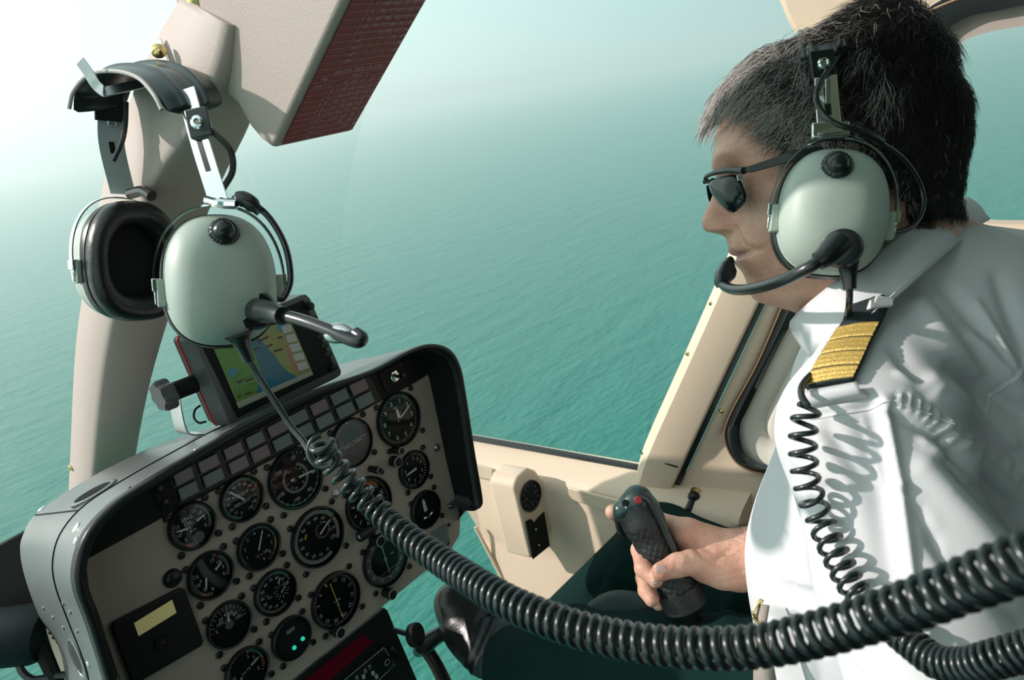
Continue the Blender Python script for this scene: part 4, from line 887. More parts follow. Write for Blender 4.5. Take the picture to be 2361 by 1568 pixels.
# boom and microphone
bs = px_of(q0); b = MB(); b.tube(np.array([q0, P(640, 724, .52), P(652, 728, .515)]), [.0095, .0065, .0062], 14); b.build('boom_root', M['rubber'], hh)
b = MB(); b.tube(PS([(640, 724, .522), (700, 740, .507), (760, 762, .495), (805, 782, .487), (828, 788, .484), (834, 778, .486), (822, 768, .49)], 40), .0042, 12); b.build('mic_boom', M['rubber'], hh)
b = MB(); b.tube(PS([(752, 770, .50), (775, 768, .495), (800, 768, .493), (820, 772, .491)], 12), [.004, .0062, .0065, .003], 12) if False else b.tube(PS([(752, 772, .50), (785, 768, .495), (822, 774, .491)], 9), [.003, .0058, .0066, .0068, .0068, .0066, .006, .005, .003], 14); b.build('microphone', M['steel'], hh)
b = MB(); b.tube(PS([(550, 770, .56), (558, 790, .562), (575, 832, .566)], 8), [.0105, .0095, .0082, .007, .0060, .0052, .0046, .0042], 16); b.build('strain_relief', M['rubber'], hh)
cable = [(575, 830, .566), (600, 875, .57), (640, 935, .572), (672, 985, .57), (700, 1018, .565), (715, 1045, .56)]
def coil(parent, name, path, rad, wire, pitch, label=None, start=0, phase=0, ppt=16, seg=8, lead=None):
    pw = np.array([P(*q) for q in spline(path, 600)]); L = np.concatenate([[0], np.cumsum(np.linalg.norm(np.diff(pw, axis=0), axis=1))])
    s = np.arange(0, L[-1], .0004); c = np.stack([np.interp(s, L, pw[:, i]) for i in range(3)], 1); fr_ = s/L[-1]
    ph = np.cumsum(.0004*2*math.pi/np.array([pitch(t) for t in fr_]))+phase
    T = np.gradient(c, axis=0); T /= np.linalg.norm(T, axis=1)[:, None]; u = nrm(np.cross(T[0], EZ)); Us = []
    for t in T: u = nrm(u-t*u.dot(t)); Us.append(u)
    Us = np.array(Us); Vs = np.cross(T, Us); n = int(ph[-1]/(2*math.pi)*ppt); pi_ = np.linspace(ph[0], ph[-1], n)
    f = lambda A: np.stack([np.interp(pi_, ph, A[:, i]) for i in range(3)], 1)
    cc_, uu, vv = f(c), f(Us), f(Vs); rd = np.interp(pi_, ph, [rad(t) for t in fr_])
    pts = cc_+rd[:, None]*(np.cos(pi_)[:, None]*uu+np.sin(pi_)[:, None]*vv)
    if lead is not None: pts = np.vstack([lead[:-1], pts])
    b = MB(); b.tube(pts, wire, seg); return b.build(name, M['coil'], parent, smooth=180)
main = [(742, 1018, .535), (752, 1050, .54), (790, 1095, .545), (870, 1176, .545), (940, 1238, .52), (1010, 1288, .49), (1090, 1340, .455), (1180, 1392, .425), (1290, 1437, .402), (1400, 1468, .387), (1520, 1488, .372), (1640, 1495, .357), (1760, 1488, .342), (1880, 1463, .325), (2000, 1428, .308), (2120, 1388, .29), (2240, 1342, .272), (2380, 1288, .252), (2480, 1250, .24)]
b = MB(); b.tube(PS(cable, 40), .0026, 10); b.build('straight_cord', M['coil'], hh)
lead = PS([(715, 1045, .56), (722, 1010, .553), (740, 1003, .55)], 12)
coil(hh, 'coiled_cord', main, lambda t: .0079, .0021, lambda t: float(np.interp(t, [0, .2, .34, .7, 1], [.0088, .0086, .0060, .0060, .0072])))
b = MB(); tl = np.linspace(0, 2*math.pi*1.1, 40); b.tube([P(736+26*math.cos(t+1.4)+8*t/6, 1030-26*math.sin(t+1.4)+6*t, .553-.006*t/6) for t in tl], .0022, 8); b.build('end_loop', M['coil'], hh)
# hook that carries it
hk = thing('headset_hook', 'bent metal hook screwed to the centre post through the headset band', 'hook', P(365, 120, .66))
hpts = [P(362, 92, .640), P(372, 128, .638), P(390, 170, .636)]
b = MB(); wv = nrm(cdir(.9, .2, -.3))
b.grid([[p-wv*.0045-cdir(0, 0, -1)*.0008, p+wv*.0045-cdir(0, 0, -1)*.0008, p+wv*.0045+cdir(0, 0, -1)*.0008, p-wv*.0045+cdir(0, 0, -1)*.0008] for p in spline(hpts, 10)], closed_v=True, cap=True); b.build('fixing_tab', M['steel'], hk, bevel=.0006)
b = MB(); sp_ = [P(390, 172, .636), P(330, 192, .625), P(270, 205, .612), P(240, 212, .606), P(222, 196, .605), P(204, 168, .605), P(184, 140, .605)]
sp_ = np.array(sp_); sps = np.vstack([spline(sp_[:4], 12), spline(sp_[3:], 12)[1:]]); tt_ = np.gradient(sps, axis=0)
hv_ = [(nrm(np.cross(t, cdir(.2, .1, 1))), nrm(cdir(.2, .1, 1))) for t in tt_]
b.grid([[p-a*.0042-c*.0009, p+a*.0042-c*.0009, p+a*.0042+c*.0009, p-a*.0042+c*.0009] for p, (a, c) in zip(sps, hv_)], closed_v=True, cap=True)
b.build('hook_arm', M['steel'], hk, bevel=.0006)
b = MB(); cc = P(366, 118, .634); b.lathe(cc, cdir(.25, 0, -1), [(.0062, 0), (.0062, .001), (.0045, .003), (.0015, .0038), (.0012, .003), (.0001, .003)], 20); b.build('screw', M['brass'], hk)
# ------------------------------------------------------------------ the pilot
HO = P(1950, 400, .655)
hf = cdir(-.95, -.20, .20); hu = cdir(-.19, .97, .0); hu = nrm(hu-hf*hu.dot(hf)); hl = np.cross(hf, hu); hl = hl if hl.dot(CF) < 0 else -hl
def mid(px, py, x=0.):                     # where the pixel's ray meets the head plane x metres left of the nose line
    r = P(px, py, 1)-CAM; t = ((HO+hl*x-CAM)@hl)/(r@hl); return CAM+r*t
def to_loc(p): q = np.asarray(p)-HO; return np.stack([q@hl, q@hf, q@hu], -1)
def from_loc(a): a = np.asarray(a); return HO+a[..., 0:1]*hl+a[..., 1:2]*hf+a[..., 2:3]*hu
pilot = thing('person', 'pilot in white shirt with gold striped epaulettes, dark sunglasses and headset, hand on stick', 'person', P(2050, 1750, .8))
# head rings: front outline, front without nose, back, half width
HR = [((1925, 860), (1925, 860), (2290, 690), .066, 3), ((1880, 775), (1880, 775), (2250, 610), .060, 3), ((1845, 728), (1845, 728), (2225, 560), .058, 3), ((1795, 709), (1795, 709), (2205, 520), .058, 3),
      ((1760, 700), (1760, 700), (2197, 497), .057, 3), ((1739, 687), (1739, 687), (2194, 480), .058, 3), ((1727, 664), (1727, 664), (2192, 462), .060, 3), ((1719, 643), (1719, 643), (2192, 448), .063, 3),
      ((1705, 624), (1705, 624), (2194, 436), .065, 3), ((1698, 608), (1698, 608), (2195, 426), .066, 3), ((1699, 596), (1699, 596), (2196, 418), .067, 3), ((1685, 584), (1685, 584), (2197, 410), .067, 3),
      ((1680, 568), (1681, 568), (2198, 400), .068, 3), ((1672, 547), (1682, 548), (2198, 390), .069, .013), ((1652, 538), (1686, 538), (2198, 383), .0695, .0135), ((1628, 533), (1689, 530), (2199, 376), .070, .0135),
      ((1619, 518), (1690, 518), (2199, 368), .070, .0125), ((1621, 501), (1687, 503), (2200, 358), .070, .0115), ((1631, 478), (1680, 480), (2200, 345), .0705, .010), ((1643, 450), (1671, 452), (2200, 330), .071, .009),
      ((1650, 425), (1662, 428), (2199, 315), .0715, .009), ((1650, 405), (1655, 406), (2198, 303), .072, .011), ((1643, 384), (1645, 384), (2196, 290), .0725, .02), ((1644, 362), (1644, 362), (2192, 272), .073, 3),
      ((1649, 330), (1649, 330), (2184, 245), .0745, 3), ((1658, 296), (1658, 296), (2172, 215), .075, 3), ((1678, 252), (1678, 252), (2155, 180), .074, 3), ((1710, 210), (1710, 210), (2138, 125), .071, 3),
      ((1760, 168), (1760, 168), (2112, 88), .062, 3), ((1822, 134), (1822, 134), (2080, 64), .048, 3), ((1885, 106), (1885, 106), (2040, 54), .030, 3), ((1945, 80), (1945, 80), (1995, 62), .008, 3)]
hrows = np.array([[*to_loc(mid(*a))[1:], *to_loc(mid(*b_))[1:], *to_loc(mid(*c))[1:], w_, min(s_, .03)] for a, b_, c, w_, s_ in HR])
NR, NPH = 250, 190
HS = spline(hrows, NR); ridx = np.linspace(0, len(HR)-1, NR)
tph = np.linspace(0, 1, NPH, endpoint=False); sgn = np.where(tph < .5, 1, -1); tt_ = np.where(tph < .5, tph*2, 2-tph*2); phi = math.pi*(.55*tt_+.45*tt_**1.9)
def head_point(row, k):
    fy, fz, by_, bz, ky, kz, w_, sg = row
    e1, e2 = 2/2.25, 2/2.25; cx = np.abs(np.sin(phi))**e1; cyy = np.sign(np.cos(phi))*np.abs(np.cos(phi))**e2
    c = np.array([(by_+ky)/2, (bz+kz)/2]); h = np.array([(by_-ky)/2, (bz-kz)/2])
    x = sgn*w_*cx; y = c[0]+h[0]*cyy; z = c[1]+h[1]*cyy
    fr_ = np.cos(phi) > 0; ax = np.abs(x)
    taper = np.where(fr_, 1-.16*np.cos(phi)**2*np.clip((14-k)/8, 0, 1), 1); x = x*taper; ax = np.abs(x)
    nose = np.where(fr_, np.exp(-(ax/max(sg, .004))**2.4), 0); y = y+(fy-by_)*nose; z = z+(fz-bz)*nose
    def g(kc, ks, xc, xs): return np.exp(-((k-kc)/ks)**2)*np.exp(-((ax-xc)/xs)**2)*fr_
    d = -.0085*g(20.3, 1.5, .030, .013)+.0025*g(22.6, .9, .030, .022)+.003*g(18, 1.8, .047, .014)      # eye socket, brow, cheekbone
    d += .0050*g(15.3, 1.1, .0145, .0050)-.0022*g(14.0, .6, .008, .003)                                 # nostril wing
    d += -.0018*np.exp(-((k-10.35)/.30)**2)*np.where(ax < .027, 1, np.exp(-((ax-.027)/.004)**2))*fr_     # mouth line
    d += .0016*g(9.3, .6, .006, .016)+.0010*g(11.4, .5, .006, .014)-.0015*g(9.9, 1.0, .029, .005)
    d += -.0024*np.exp(-((ax-(.019+.0032*(15.6-k)))/.0030)**2)*np.clip((k-9)/1.5, 0, 1)*np.clip((16.2-k)/1.2, 0, 1)*fr_
    d += .0020*np.exp(-((ax-(.027+.0032*(15.6-k)))/.007)**2)*np.clip((k-9)/1.5, 0, 1)*np.clip((16.8-k)/1.2, 0, 1)*fr_
    d += -.0009*g(19.1, .30, .036, .014)-.0007*g(18.6, .3, .040, .012)-.0016*g(7.9, .6, .0, .02)
    d += .0012*g(5.0, 1.2, .012, .012)
    y = y+d*np.abs(np.cos(phi))**.3; x = x+np.sign(x)*d*np.abs(np.sin(phi))*.8
    return np.stack([x, y, z], 1)
G = np.array([head_point(HS[i], ridx[i]) for i in range(NR)])
hb = MB(); hb.grid(from_loc(G), closed_v=True, cap=True)
# right arm and hand, with the rest of the body under the clothes
def cone(a, b_, r1, r2): return s_cone(P(*a), P(*b_), r1, r2)
def chain(pts, k=.004): return s_union([cone(pts[i][:3], pts[i+1][:3], pts[i][3], pts[i+1][3]) for i in range(len(pts)-1)], k)
palm = s_union([cone((1705, 1285, .885), (1585, 1232, .893), .026, .019), cone((1712, 1290, .885), (1590, 1290, .899), .026, .018), cone((1700, 1316, .872), (1625, 1305, .866), .022, .017),
                cone((1728, 1285, .884), (1860, 1232, .862), .0285, .038), cone((1860, 1232, .862), (2080, 1150, .83), .038, .048)], .018)
fingers = [chain([(1590, 1222, .893, .0125), (1520, 1202, .918, .0105), (1445, 1205, .913, .0095), (1412, 1180, .893, .0085)]),
           chain([(1585, 1245, .897, .0125), (1505, 1246, .921, .0108), (1476, 1268, .897, .0104), (1484, 1312, .872, .0098), (1511, 1337, .860, .0088)]),
           chain([(1590, 1280, .899, .0120), (1512, 1302, .921, .0104), (1486, 1333, .897, .0098), (1491, 1362, .878, .0094), (1503, 1382, .869, .0086)]),
           chain([(1600, 1305, .897, .0110), (1545, 1345, .918, .0092), (1522, 1372, .905, .0086), (1518, 1392, .893, .0080)])]
thumb = chain([(1665, 1318, .866, .0190), (1592, 1297, .856, .0130), (1562, 1303, .850, .0124), (1524, 1318, .845, .0105)], .006)
def hand_f(p):
    d = palm(p)
    for q in fingers: d = smin(d, q(p), .0045)
    d = smin(d, thumb(p), .009); return d
hand_f.bb = (np.min([q.bb[0] for q in [palm, thumb]+fingers], 0), np.max([q.bb[1] for q in [palm, thumb]+fingers], 0))
def crease(v, g):
    a = np.array([px_of(q) for q in v]); x, y = a[:, 0], a[:, 1]; d = np.zeros(len(v))
    for x0, y0, x1, y1, w_, am in ((1562, 1282, 1556, 1322, 5, -.0009), (1570, 1280, 1566, 1322, 4, -.0006), (1640, 1300, 1690, 1262, 7, -.0012), (1600, 1250, 1640, 1270, 6, -.0015), (1590, 1235, 1615, 1285, 5, -.0012), (1468, 1290, 1500, 1284, 4, -.0007), (1480, 1350, 1506, 1346, 4, -.0006), (1650, 1345, 1740, 1330, 6, -.001), (1640, 1335, 1720, 1315, 5, -.0008), (1715, 1250, 1735, 1300, 9, .0010)):
        L = np.array([x1-x0, y1-y0]); n2 = L@L; t = np.clip(((x-x0)*L[0]+(y-y0)*L[1])/n2, 0, 1); dd = np.hypot(x-x0-t*L[0], y-y0-t*L[1]); d += am*np.exp(-(dd/w_)**2)
    return d
ha = surface(hand_f, .0021, disp=crease)
body = MB(); body.add(hb.arr(), hb.f); body.add(ha.arr(), ha.f)
core = s_union([cone((2110, 760, .68), (2130, 620, .665), .06, .055), cone((2170, 960, .72), (2110, 1300, .77), .09, .11), cone((2110, 1300, .77), (2120, 1600, .80), .11, .11), cone((2060, 1000, .60), (2300, 800, .80), .03, .03), cone((2300, 860, .80), (2080, 1150, .83), .045, .045), cone((2040, 1040, .58), (2160, 1420, .51), .036, .036)], .03)
co = surface(core, .009); body.add(co.arr(), co.f)
def skin_mat():
    m = bpy.data.materials.new('weathered skin'); m.use_nodes = True; t = m.node_tree; b = t.nodes['Principled BSDF']
    b.inputs['Roughness'].default_value = .45; b.inputs['Subsurface Weight'].default_value = .12; b.inputs['Subsurface Radius'].default_value = (1, .3, .15); b.inputs['Subsurface Scale'].default_value = .004; b.inputs['Specular IOR Level'].default_value = .4
    co = t.nodes.new('ShaderNodeTexCoord')
    def ns(scale, det): n = t.nodes.new('ShaderNodeTexNoise'); n.inputs['Scale'].default_value = scale; n.inputs['Detail'].default_value = det; t.links.new(co.outputs['Object'], n.inputs['Vector']); return n.outputs['Fac']
    r = t.nodes.new('ShaderNodeValToRGB'); t.links.new(ns(28, 4), r.inputs[0]); e = r.color_ramp.elements
    e[0].position = .3; e[0].color = (.50, .24, .165, 1); e[1].position = .7; e[1].color = (.68, .41, .305, 1)
    r2 = t.nodes.new('ShaderNodeValToRGB'); t.links.new(ns(420, 2), r2.inputs[0]); e = r2.color_ramp.elements; e[0].position = .30; e[0].color = (.80, .72, .68, 1); e[1].position = .48; e[1].color = (1, 1, 1, 1)
    mx = t.nodes.new('ShaderNodeMix'); mx.data_type = 'RGBA'; mx.blend_type = 'MULTIPLY'; mx.inputs[0].default_value = .6; t.links.new(r.outputs[0], mx.inputs[6]); t.links.new(r2.outputs[0], mx.inputs[7]); t.links.new(mx.outputs[2], b.inputs['Base Color'])
    bp = t.nodes.new('ShaderNodeBump'); bp.inputs['Strength'].default_value = .35; bp.inputs['Distance'].default_value = .0008; t.links.new(ns(900, 2), bp.inputs['Height'])
    bp2 = t.nodes.new('ShaderNodeBump'); bp2.inputs['Strength'].default_value = .5; bp2.inputs['Distance'].default_value = .003; t.links.new(ns(70, 3), bp2.inputs['Height']); t.links.new(bp.outputs[0], bp2.inputs['Normal'])
    t.links.new(bp2.outputs[0], b.inputs['Normal']); return m
bo = body.build('body', skin_mat(), pilot, smooth=180); bo.data.materials.append(M['lip'])
for i in range(NR-1):                       # lips
    if 8.75 < ridx[i] < 11.9:
        for j in range(NPH):
            q = G[i, j]; k = ridx[i]; lim = .0235*(1-abs((k-10.35)/1.75)**2.2)
            if abs(q[0]) < lim and q[1] > hrows[10][0]-.03: bo.data.polygons[i*NPH+j].material_index = 1
# eyes behind the glasses
for sx in (1, -1):
    b = MB(); c = from_loc(np.array([.031*sx, to_loc(mid(1662, 430))[1]-.0285, to_loc(mid(1662, 428))[2]])); b.ball(c, .0122, 20); b.build('eyeball', mat('eye white', (.5, .47, .44), .2), bo)
    b = MB(); b.lathe(c, hf, [(.0001, .0131), (.0055, .0122), (.006, .0110)], 20); b.build('iris', mat('brown iris', (.05, .03, .02), .1), bo)
# nails
def nail(px, py, d, ux, uy, a, bb):
    a *= .82; bb *= .75; b = MB(); x, y = cdir(*ux), cdir(*uy); n = nrm(np.cross(x, y)); n = n if n.dot(CF) < 0 else -n; c = P(px, py, d)
    g = []
    for v_ in np.linspace(-1, 1, 9):
        g.append([c+y*bb*v_+x*a*u_*math.sqrt(max(.0, 1-max(0, abs(v_)-.45)**2*2.4))+n*.0022*(1-u_*u_)-n*.0009*max(0, v_)**2 for u_ in np.linspace(-1, 1, 9)])
    b.grid(g); b.build('fingernail', M['nail'], bo, solid=.0006, smooth=180)
nail(1524, 1316, .8372, (-.25, 1, 0), (-1, .1, -.05), .0082, .0092); nail(1511, 1340, .8528, (.8, .5, 0), (.5, -.8, 0), .0055, .005)
# ------------------------------------------------------------------ hair
HAIRPOLY = np.array([(1580, 250), (1640, 286), (1662, 272), (1688, 250), (1720, 236), (1752, 250), (1772, 278), (1782, 315), (1797, 345), (1850, 380), (2050, 420), (2090, 470), (2100, 520), (2180, 500), (2400, 500), (2400, -200), (1580, -200)], float)
def inpoly(x, y, poly):
    n = len(poly); r = np.zeros(len(x), bool); j = n-1
    for i in range(n):
        xi, yi = poly[i]; xj, yj = poly[j]; c = ((yi > y) != (yj > y)) & (x < (xj-xi)*(y-yi)/(yj-yi+1e-9)+xi); r ^= c; j = i
    return r
def pxv(W): q = W-CAM; d = q@CF; return 1180.5+FPX*(q@CR)/d, 784-FPX*(q@CU)/d
Gn = np.cross(np.roll(G, -1, 1)-np.roll(G, 1, 1), np.gradient(G, axis=0)); Gn /= np.linalg.norm(Gn, axis=2)[..., None]+1e-12
ctr = np.array([0, -.02, .0]); Gn *= np.sign(((G-ctr)*Gn).sum(2))[..., None]
Gm = G.copy(); Gm[..., 0] = np.abs(Gm[..., 0]); x_, y_ = pxv(from_loc(Gm).reshape(-1, 3)); xc, yc = pxv(from_loc(G*np.array([0, 1, 1])).reshape(-1, 3))
inside = inpoly(x_, y_, HAIRPOLY).reshape(NR, NPH) & (ridx > 4)[:, None]
def thick(L):                               # hair thickness by place: high on top, thin at the nape and sideburns
    z = L[..., 2]; y = L[..., 1]; yb = to_loc(mid(1900, 200))[1]; nb = np.exp(-((y-yb+.02*(z-.08))/np.where(z > .085, .028, .013))**4)*(z > .02); return np.clip(.009+.008*(z-.02)/.09, .006, .0150)*(1-.62*nb)
TH = thick(G)
soft = inside.astype(float)
for _ in range(6): soft = (soft+np.roll(soft, 1, 0)+np.roll(soft, -1, 0)+np.roll(soft, 1, 1)+np.roll(soft, -1, 1))/5
lumps = 1+.22*np.sin(G[..., 1]*260+G[..., 2]*90)*np.sin(G[..., 2]*240+G[..., 0]*150)
off = (TH*.70*np.clip(soft*1.6-.55, 0, 1)**.6*lumps)
Cap = G+Gn*off[..., None]; hm = MB(); idx = -np.ones((NR, NPH), int); use = soft > .30; cnt_ = 0; vv_ = []
for i, j in np.argwhere(use): idx[i, j] = cnt_; cnt_ += 1; vv_.append(Cap[i, j])
fs_ = [(idx[i, j], idx[i, (j+1) % NPH], idx[i+1, (j+1) % NPH], idx[i+1, j]) for i in range(NR-1) for j in range(NPH) if use[i, j] and use[i+1, j] and use[i, (j+1) % NPH] and use[i+1, (j+1) % NPH]]
hm.add(from_loc(np.array(vv_)), fs_)
def strands(root, nor, dirv, length, lift, rad, seed=1, npt=6, wave=.0012):
    rg = np.random.default_rng(seed); n = len(root); t = np.linspace(0, 1, npt)[None, :, None]
    nor = nor/np.linalg.norm(nor, axis=1)[:, None]; dirv = dirv-nor*(dirv*nor).sum(1)[:, None]; dirv /= np.linalg.norm(dirv, axis=1)[:, None]+1e-9
    side = np.cross(nor, dirv); ph = rg.uniform(0, 6.28, (n, 1, 1)); am = rg.normal(0, wave, (n, 1, 1))
    p = root[:, None]+nor[:, None]*(lift[:, None, None]*np.sin(np.clip(t*1.5, 0, 1)*1.5708)*(1-.25*t))+dirv[:, None]*(length[:, None, None]*t**1.15)+side[:, None]*(am*np.sin(t*5+ph)-am*np.sin(ph))
    a = np.array([0, 2.094, 4.189]); r = rad*np.array([1, 1, .9, .75, .5, .12])[None, :npt, None]*rg.uniform(.7, 1.3, (n, 1, 1))
    V_ = (p[:, :, None]+(np.cos(a)[None, None, :, None]*nor[:, None, None]+np.sin(a)[None, None, :, None]*side[:, None, None])*r[..., None]).reshape(-1, 3)
    base = (np.arange(n)*npt*3)[:, None, None]; i_ = np.arange(npt-1)[None, :, None]*3; k_ = np.arange(3)[None, None, :]
    A = base+i_+k_; B_ = base+i_+(k_+1) % 3; F_q = np.stack([A, B_, B_+3, A+3], -1).reshape(-1, 4); return V_, F_q
rg = np.random.default_rng(3); cells = np.argwhere(inside)
area = np.linalg.norm(np.cross(np.gradient(G, axis=0), np.gradient(G, axis=1)), axis=2)[inside]; near = G[inside][:, 0] > -.02
wgt = area*np.where(near, 1, .35); NSTR = 30000; pick = rg.choice(len(cells), NSTR, p=wgt/wgt.sum()); ci = cells[pick]
root = G[ci[:, 0], ci[:, 1]]+rg.normal(0, .0009, (NSTR, 3)); nor = Gn[ci[:, 0], ci[:, 1]]; th = TH[ci[:, 0], ci[:, 1]]
crown = np.array([.01, -.075, .10]); dv = root-crown; dv /= np.linalg.norm(dv, axis=1)[:, None]
dv[:, 2] -= np.where(root[:, 1] < -.02, .9, .15)*np.clip((.09-root[:, 2])/.06, 0, 1); dv[:, 1] += np.where((root[:, 1] > 0) & (root[:, 2] > .04), .25, 0)
dv[:, 1] -= np.where((root[:, 1] > .02) & (root[:, 2] < .035), .55, 0)
clump = np.round(root*110); hsh = np.sin(clump@np.array([12.9898, 78.233, 37.719]))*43758.5; hsh -= np.floor(hsh); h2 = np.sin(clump@np.array([39.3, 11.1, 83.2]))*24634.6; h2 -= np.floor(h2)
jit = np.stack([hsh-.5, h2-.5, (hsh*7 % 1)-.5], 1); dv = dv+jit*1.15+rg.normal(0, .22, (NSTR, 3))
length = np.clip(.010+.020*(root[:, 2]+.02)/.08, .010, .030)*rg.uniform(.6, 1.25, NSTR)
lift = th*(.80+.42*hsh)*rg.uniform(.75, 1.08, NSTR)+.0005
# forelock over the forehead
grayp = np.clip(.34+.42*np.clip((root[:, 1]+.01)/.07, 0, 1)+.40*np.exp(-((root[:, 2]-.02)/.03)**2)*(root[:, 1] > .005), 0, .8)*np.where(root[:, 1] < -.03, .25, 1)
isg = rg.uniform(0, 1, NSTR)*.65+h2*.35 < grayp*.8
V_, Fq = strands(root, nor, dv, length, lift, .00020, 5, wave=.0022)
hm.v = [hm.arr()]; n0 = hm.n
me = bpy.data.meshes.new('hair'); allv = np.vstack([hm.arr(), from_loc(V_)])-ORG[pilot.name]
nq = len(fs_)+len(Fq); fa = np.vstack([np.array(fs_), Fq+n0]).astype(np.int32)
me.vertices.add(len(allv)); me.vertices.foreach_set('co', allv.astype(np.float32).ravel()); me.loops.add(nq*4); me.loops.foreach_set('vertex_index', fa.ravel())
me.polygons.add(nq); me.polygons.foreach_set('loop_start', np.arange(0, nq*4, 4, dtype=np.int32)); me.polygons.foreach_set('use_smooth', np.ones(nq, bool))
mi = np.concatenate([np.zeros(len(fs_), int), np.repeat(np.where(isg, 2, 1), 15)]).astype(np.int32); me.polygons.foreach_set('material_index', mi)
me.update(calc_edges=True); me.validate()
for nm_, c_, r_ in (('hair underlayer', (.012, .011, .011), .8), ('dark hair', (.018, .015, .013), .42), ('grey hair', (.55, .50, .46), .40)): me.materials.append(mat(nm_, c_, r_))
ho = bpy.data.objects.new('hair', me); ho.parent = pilot; COL.objects.link(ho); ORG['hair'] = ORG[pilot.name]
# forearm hair
ax_ = np.array([P(*q) for q in spline([(1690, 1262, .87), (1760, 1245, .86), (1850, 1215, .85)], 500)]); rg = np.random.default_rng(9)
sel = []; hv = ha.arr()
xa, ya = pxv(hv); m_ = (xa > 1650) & (xa < 1850); hv = hv[m_]; xa = xa[m_]; ya = ya[m_]
topw = np.exp(-np.clip((ya-(1225-(xa-1700)*.15))/38, 0, 9))*np.clip((xa-1640)/80, 0, 1); pk = rg.choice(len(hv), 1500, p=topw/topw.sum()); r0 = hv[pk]
axd = nrm(P(1728, 1285, .884)-P(1860, 1232, .862)); a0_ = P(1728, 1285, .884); nn_ = (r0-a0_)-((r0-a0_)@axd)[:, None]*axd
V_, Fq = strands(r0, nn_, np.tile(axd*.5+CU*.3, (1500, 1))+rg.normal(0, .5, (1500, 3)), rg.uniform(.006, .013, 1500), rg.uniform(.002, .007, 1500), .00007, 11, wave=.0018)
fh = MB(); fh.add(V_, [tuple(int(z) for z in q) for q in Fq]); fh.build('forearm_hair', mat('dark arm hair', (.02, .014, .012), .5), bo, smooth=180)
# ------------------------------------------------------------------ shirt
SF = s_union([cone((2165, 940, .70), (2093, 1310, .765), .130, .147), cone((2093, 1310, .765), (2110, 1700, .82), .147, .16), cone((2135, 725, .675), (2165, 940, .70), .060, .12),
              cone((2120, 665, .655), (1992, 985, .556), .045, .056), cone((2370, 900, .72), (2430, 1400, .76), .135, .15), cone((2200, 640, .72), (2430, 720, .78), .05, .07), cone((2200, 800, .66), (2370, 900, .72), .10, .13)], .035)
ARM = s_union([cone((1998, 1005, .555), (2120, 1360, .515), .060, .061), cone((2120, 1360, .515), (2230, 1800, .46), .061, .055)], .02)
def shirt_f(p): return smin(SF(p), ARM(p), .018)
shirt_f.bb = (np.minimum(SF.bb[0], ARM.bb[0]), np.maximum(SF.bb[1], ARM.bb[1]))
ARMSEAM = [(2040, 925), (2110, 945), (2180, 980), (2270, 1050), (2361, 1125), (2420, 1180)]
FOLDS = [(2037, 930, 2075, 1120, 11, .0062), (2075, 1120, 2112, 1385, 11, .0062), (2000, 950, 2050, 1330, 34, -.006), (1890, 1000, 1960, 1120, 20, .004), (1905, 985, 1990, 1110, 16, -.004), (1862, 962, 2035, 928, 5, -.0018), (1990, 960, 2030, 1100, 9, .0025),
         (2035, 925, 2180, 985, 16, .0050), (2180, 985, 2361, 1150, 16, .0050), (2055, 955, 2175, 1015, 10, -.0035), (2170, 1015, 2350, 1190, 10, -.0035),
         (2150, 880, 2330, 1020, 22, .006), (2190, 850, 2361, 960, 18, -.006), (2240, 780, 2361, 900, 18, .006), (2120, 700, 2240, 860, 26, .006), (2060, 800, 2140, 900, 20, -.004), (2300, 640, 2361, 800, 22, -.005), (2160, 640, 2260, 760, 20, -.004), (2070, 860, 2160, 905, 9, .003), (2250, 700, 2350, 860, 12, .004),
         (2250, 930, 2361, 1080, 12, -.004), (2130, 1080, 2361, 1330, 34, .006), (2190, 1060, 2361, 1240, 20, -.007), (2160, 1250, 2361, 1420, 30, -.006), (2130, 1020, 2250, 1100, 10, .003), (2120, 1180, 2200, 1330, 14, -.003),
         (1830, 1160, 1870, 1330, 12, .004), (1800, 1260, 1850, 1420, 10, -.004), (1770, 1420, 1900, 1500, 12, -.005), (1790, 1390, 1960, 1440, 16, .005), (1850, 1450, 1880, 1600, 14, .005), (1900, 1430, 1990, 1568, 14, -.005), (1820, 1050, 1900, 1110, 12, .003), (1960, 1500, 2040, 1600, 14, .004), (1800, 1330, 1880, 1350, 9, .003), (1930, 1300, 1990, 1420, 12, .004), (1810, 1230, 1835, 1300, 8, -.003)]
_as = spline(np.array(ARMSEAM, float), 34)
for k in range(2, 32):                      # little gathers each side of the armhole seam
    tx, ty = _as[k+1]-_as[k-1]; tl = math.hypot(tx, ty); nx, ny = -ty/tl, tx/tl; x, y = _as[k]; u = math.sin(k*12.9)*.5+.5
    FOLDS.append((x-nx*(12+16*u), y-ny*(12+16*u), x-nx*6, y-ny*6, 3.6, .0019*(1 if k % 2 else -1)))
    FOLDS.append((x+nx*6, y+ny*6, x+nx*(14+14*(1-u)), y+ny*(14+14*(1-u)), 3.6, .0014*(1 if k % 2 else -1)))
SEAMS = [[(1862, 962), (1950, 945), (2037, 925)], ARMSEAM, [(2361, 830), (2300, 900), (2262, 965)]]
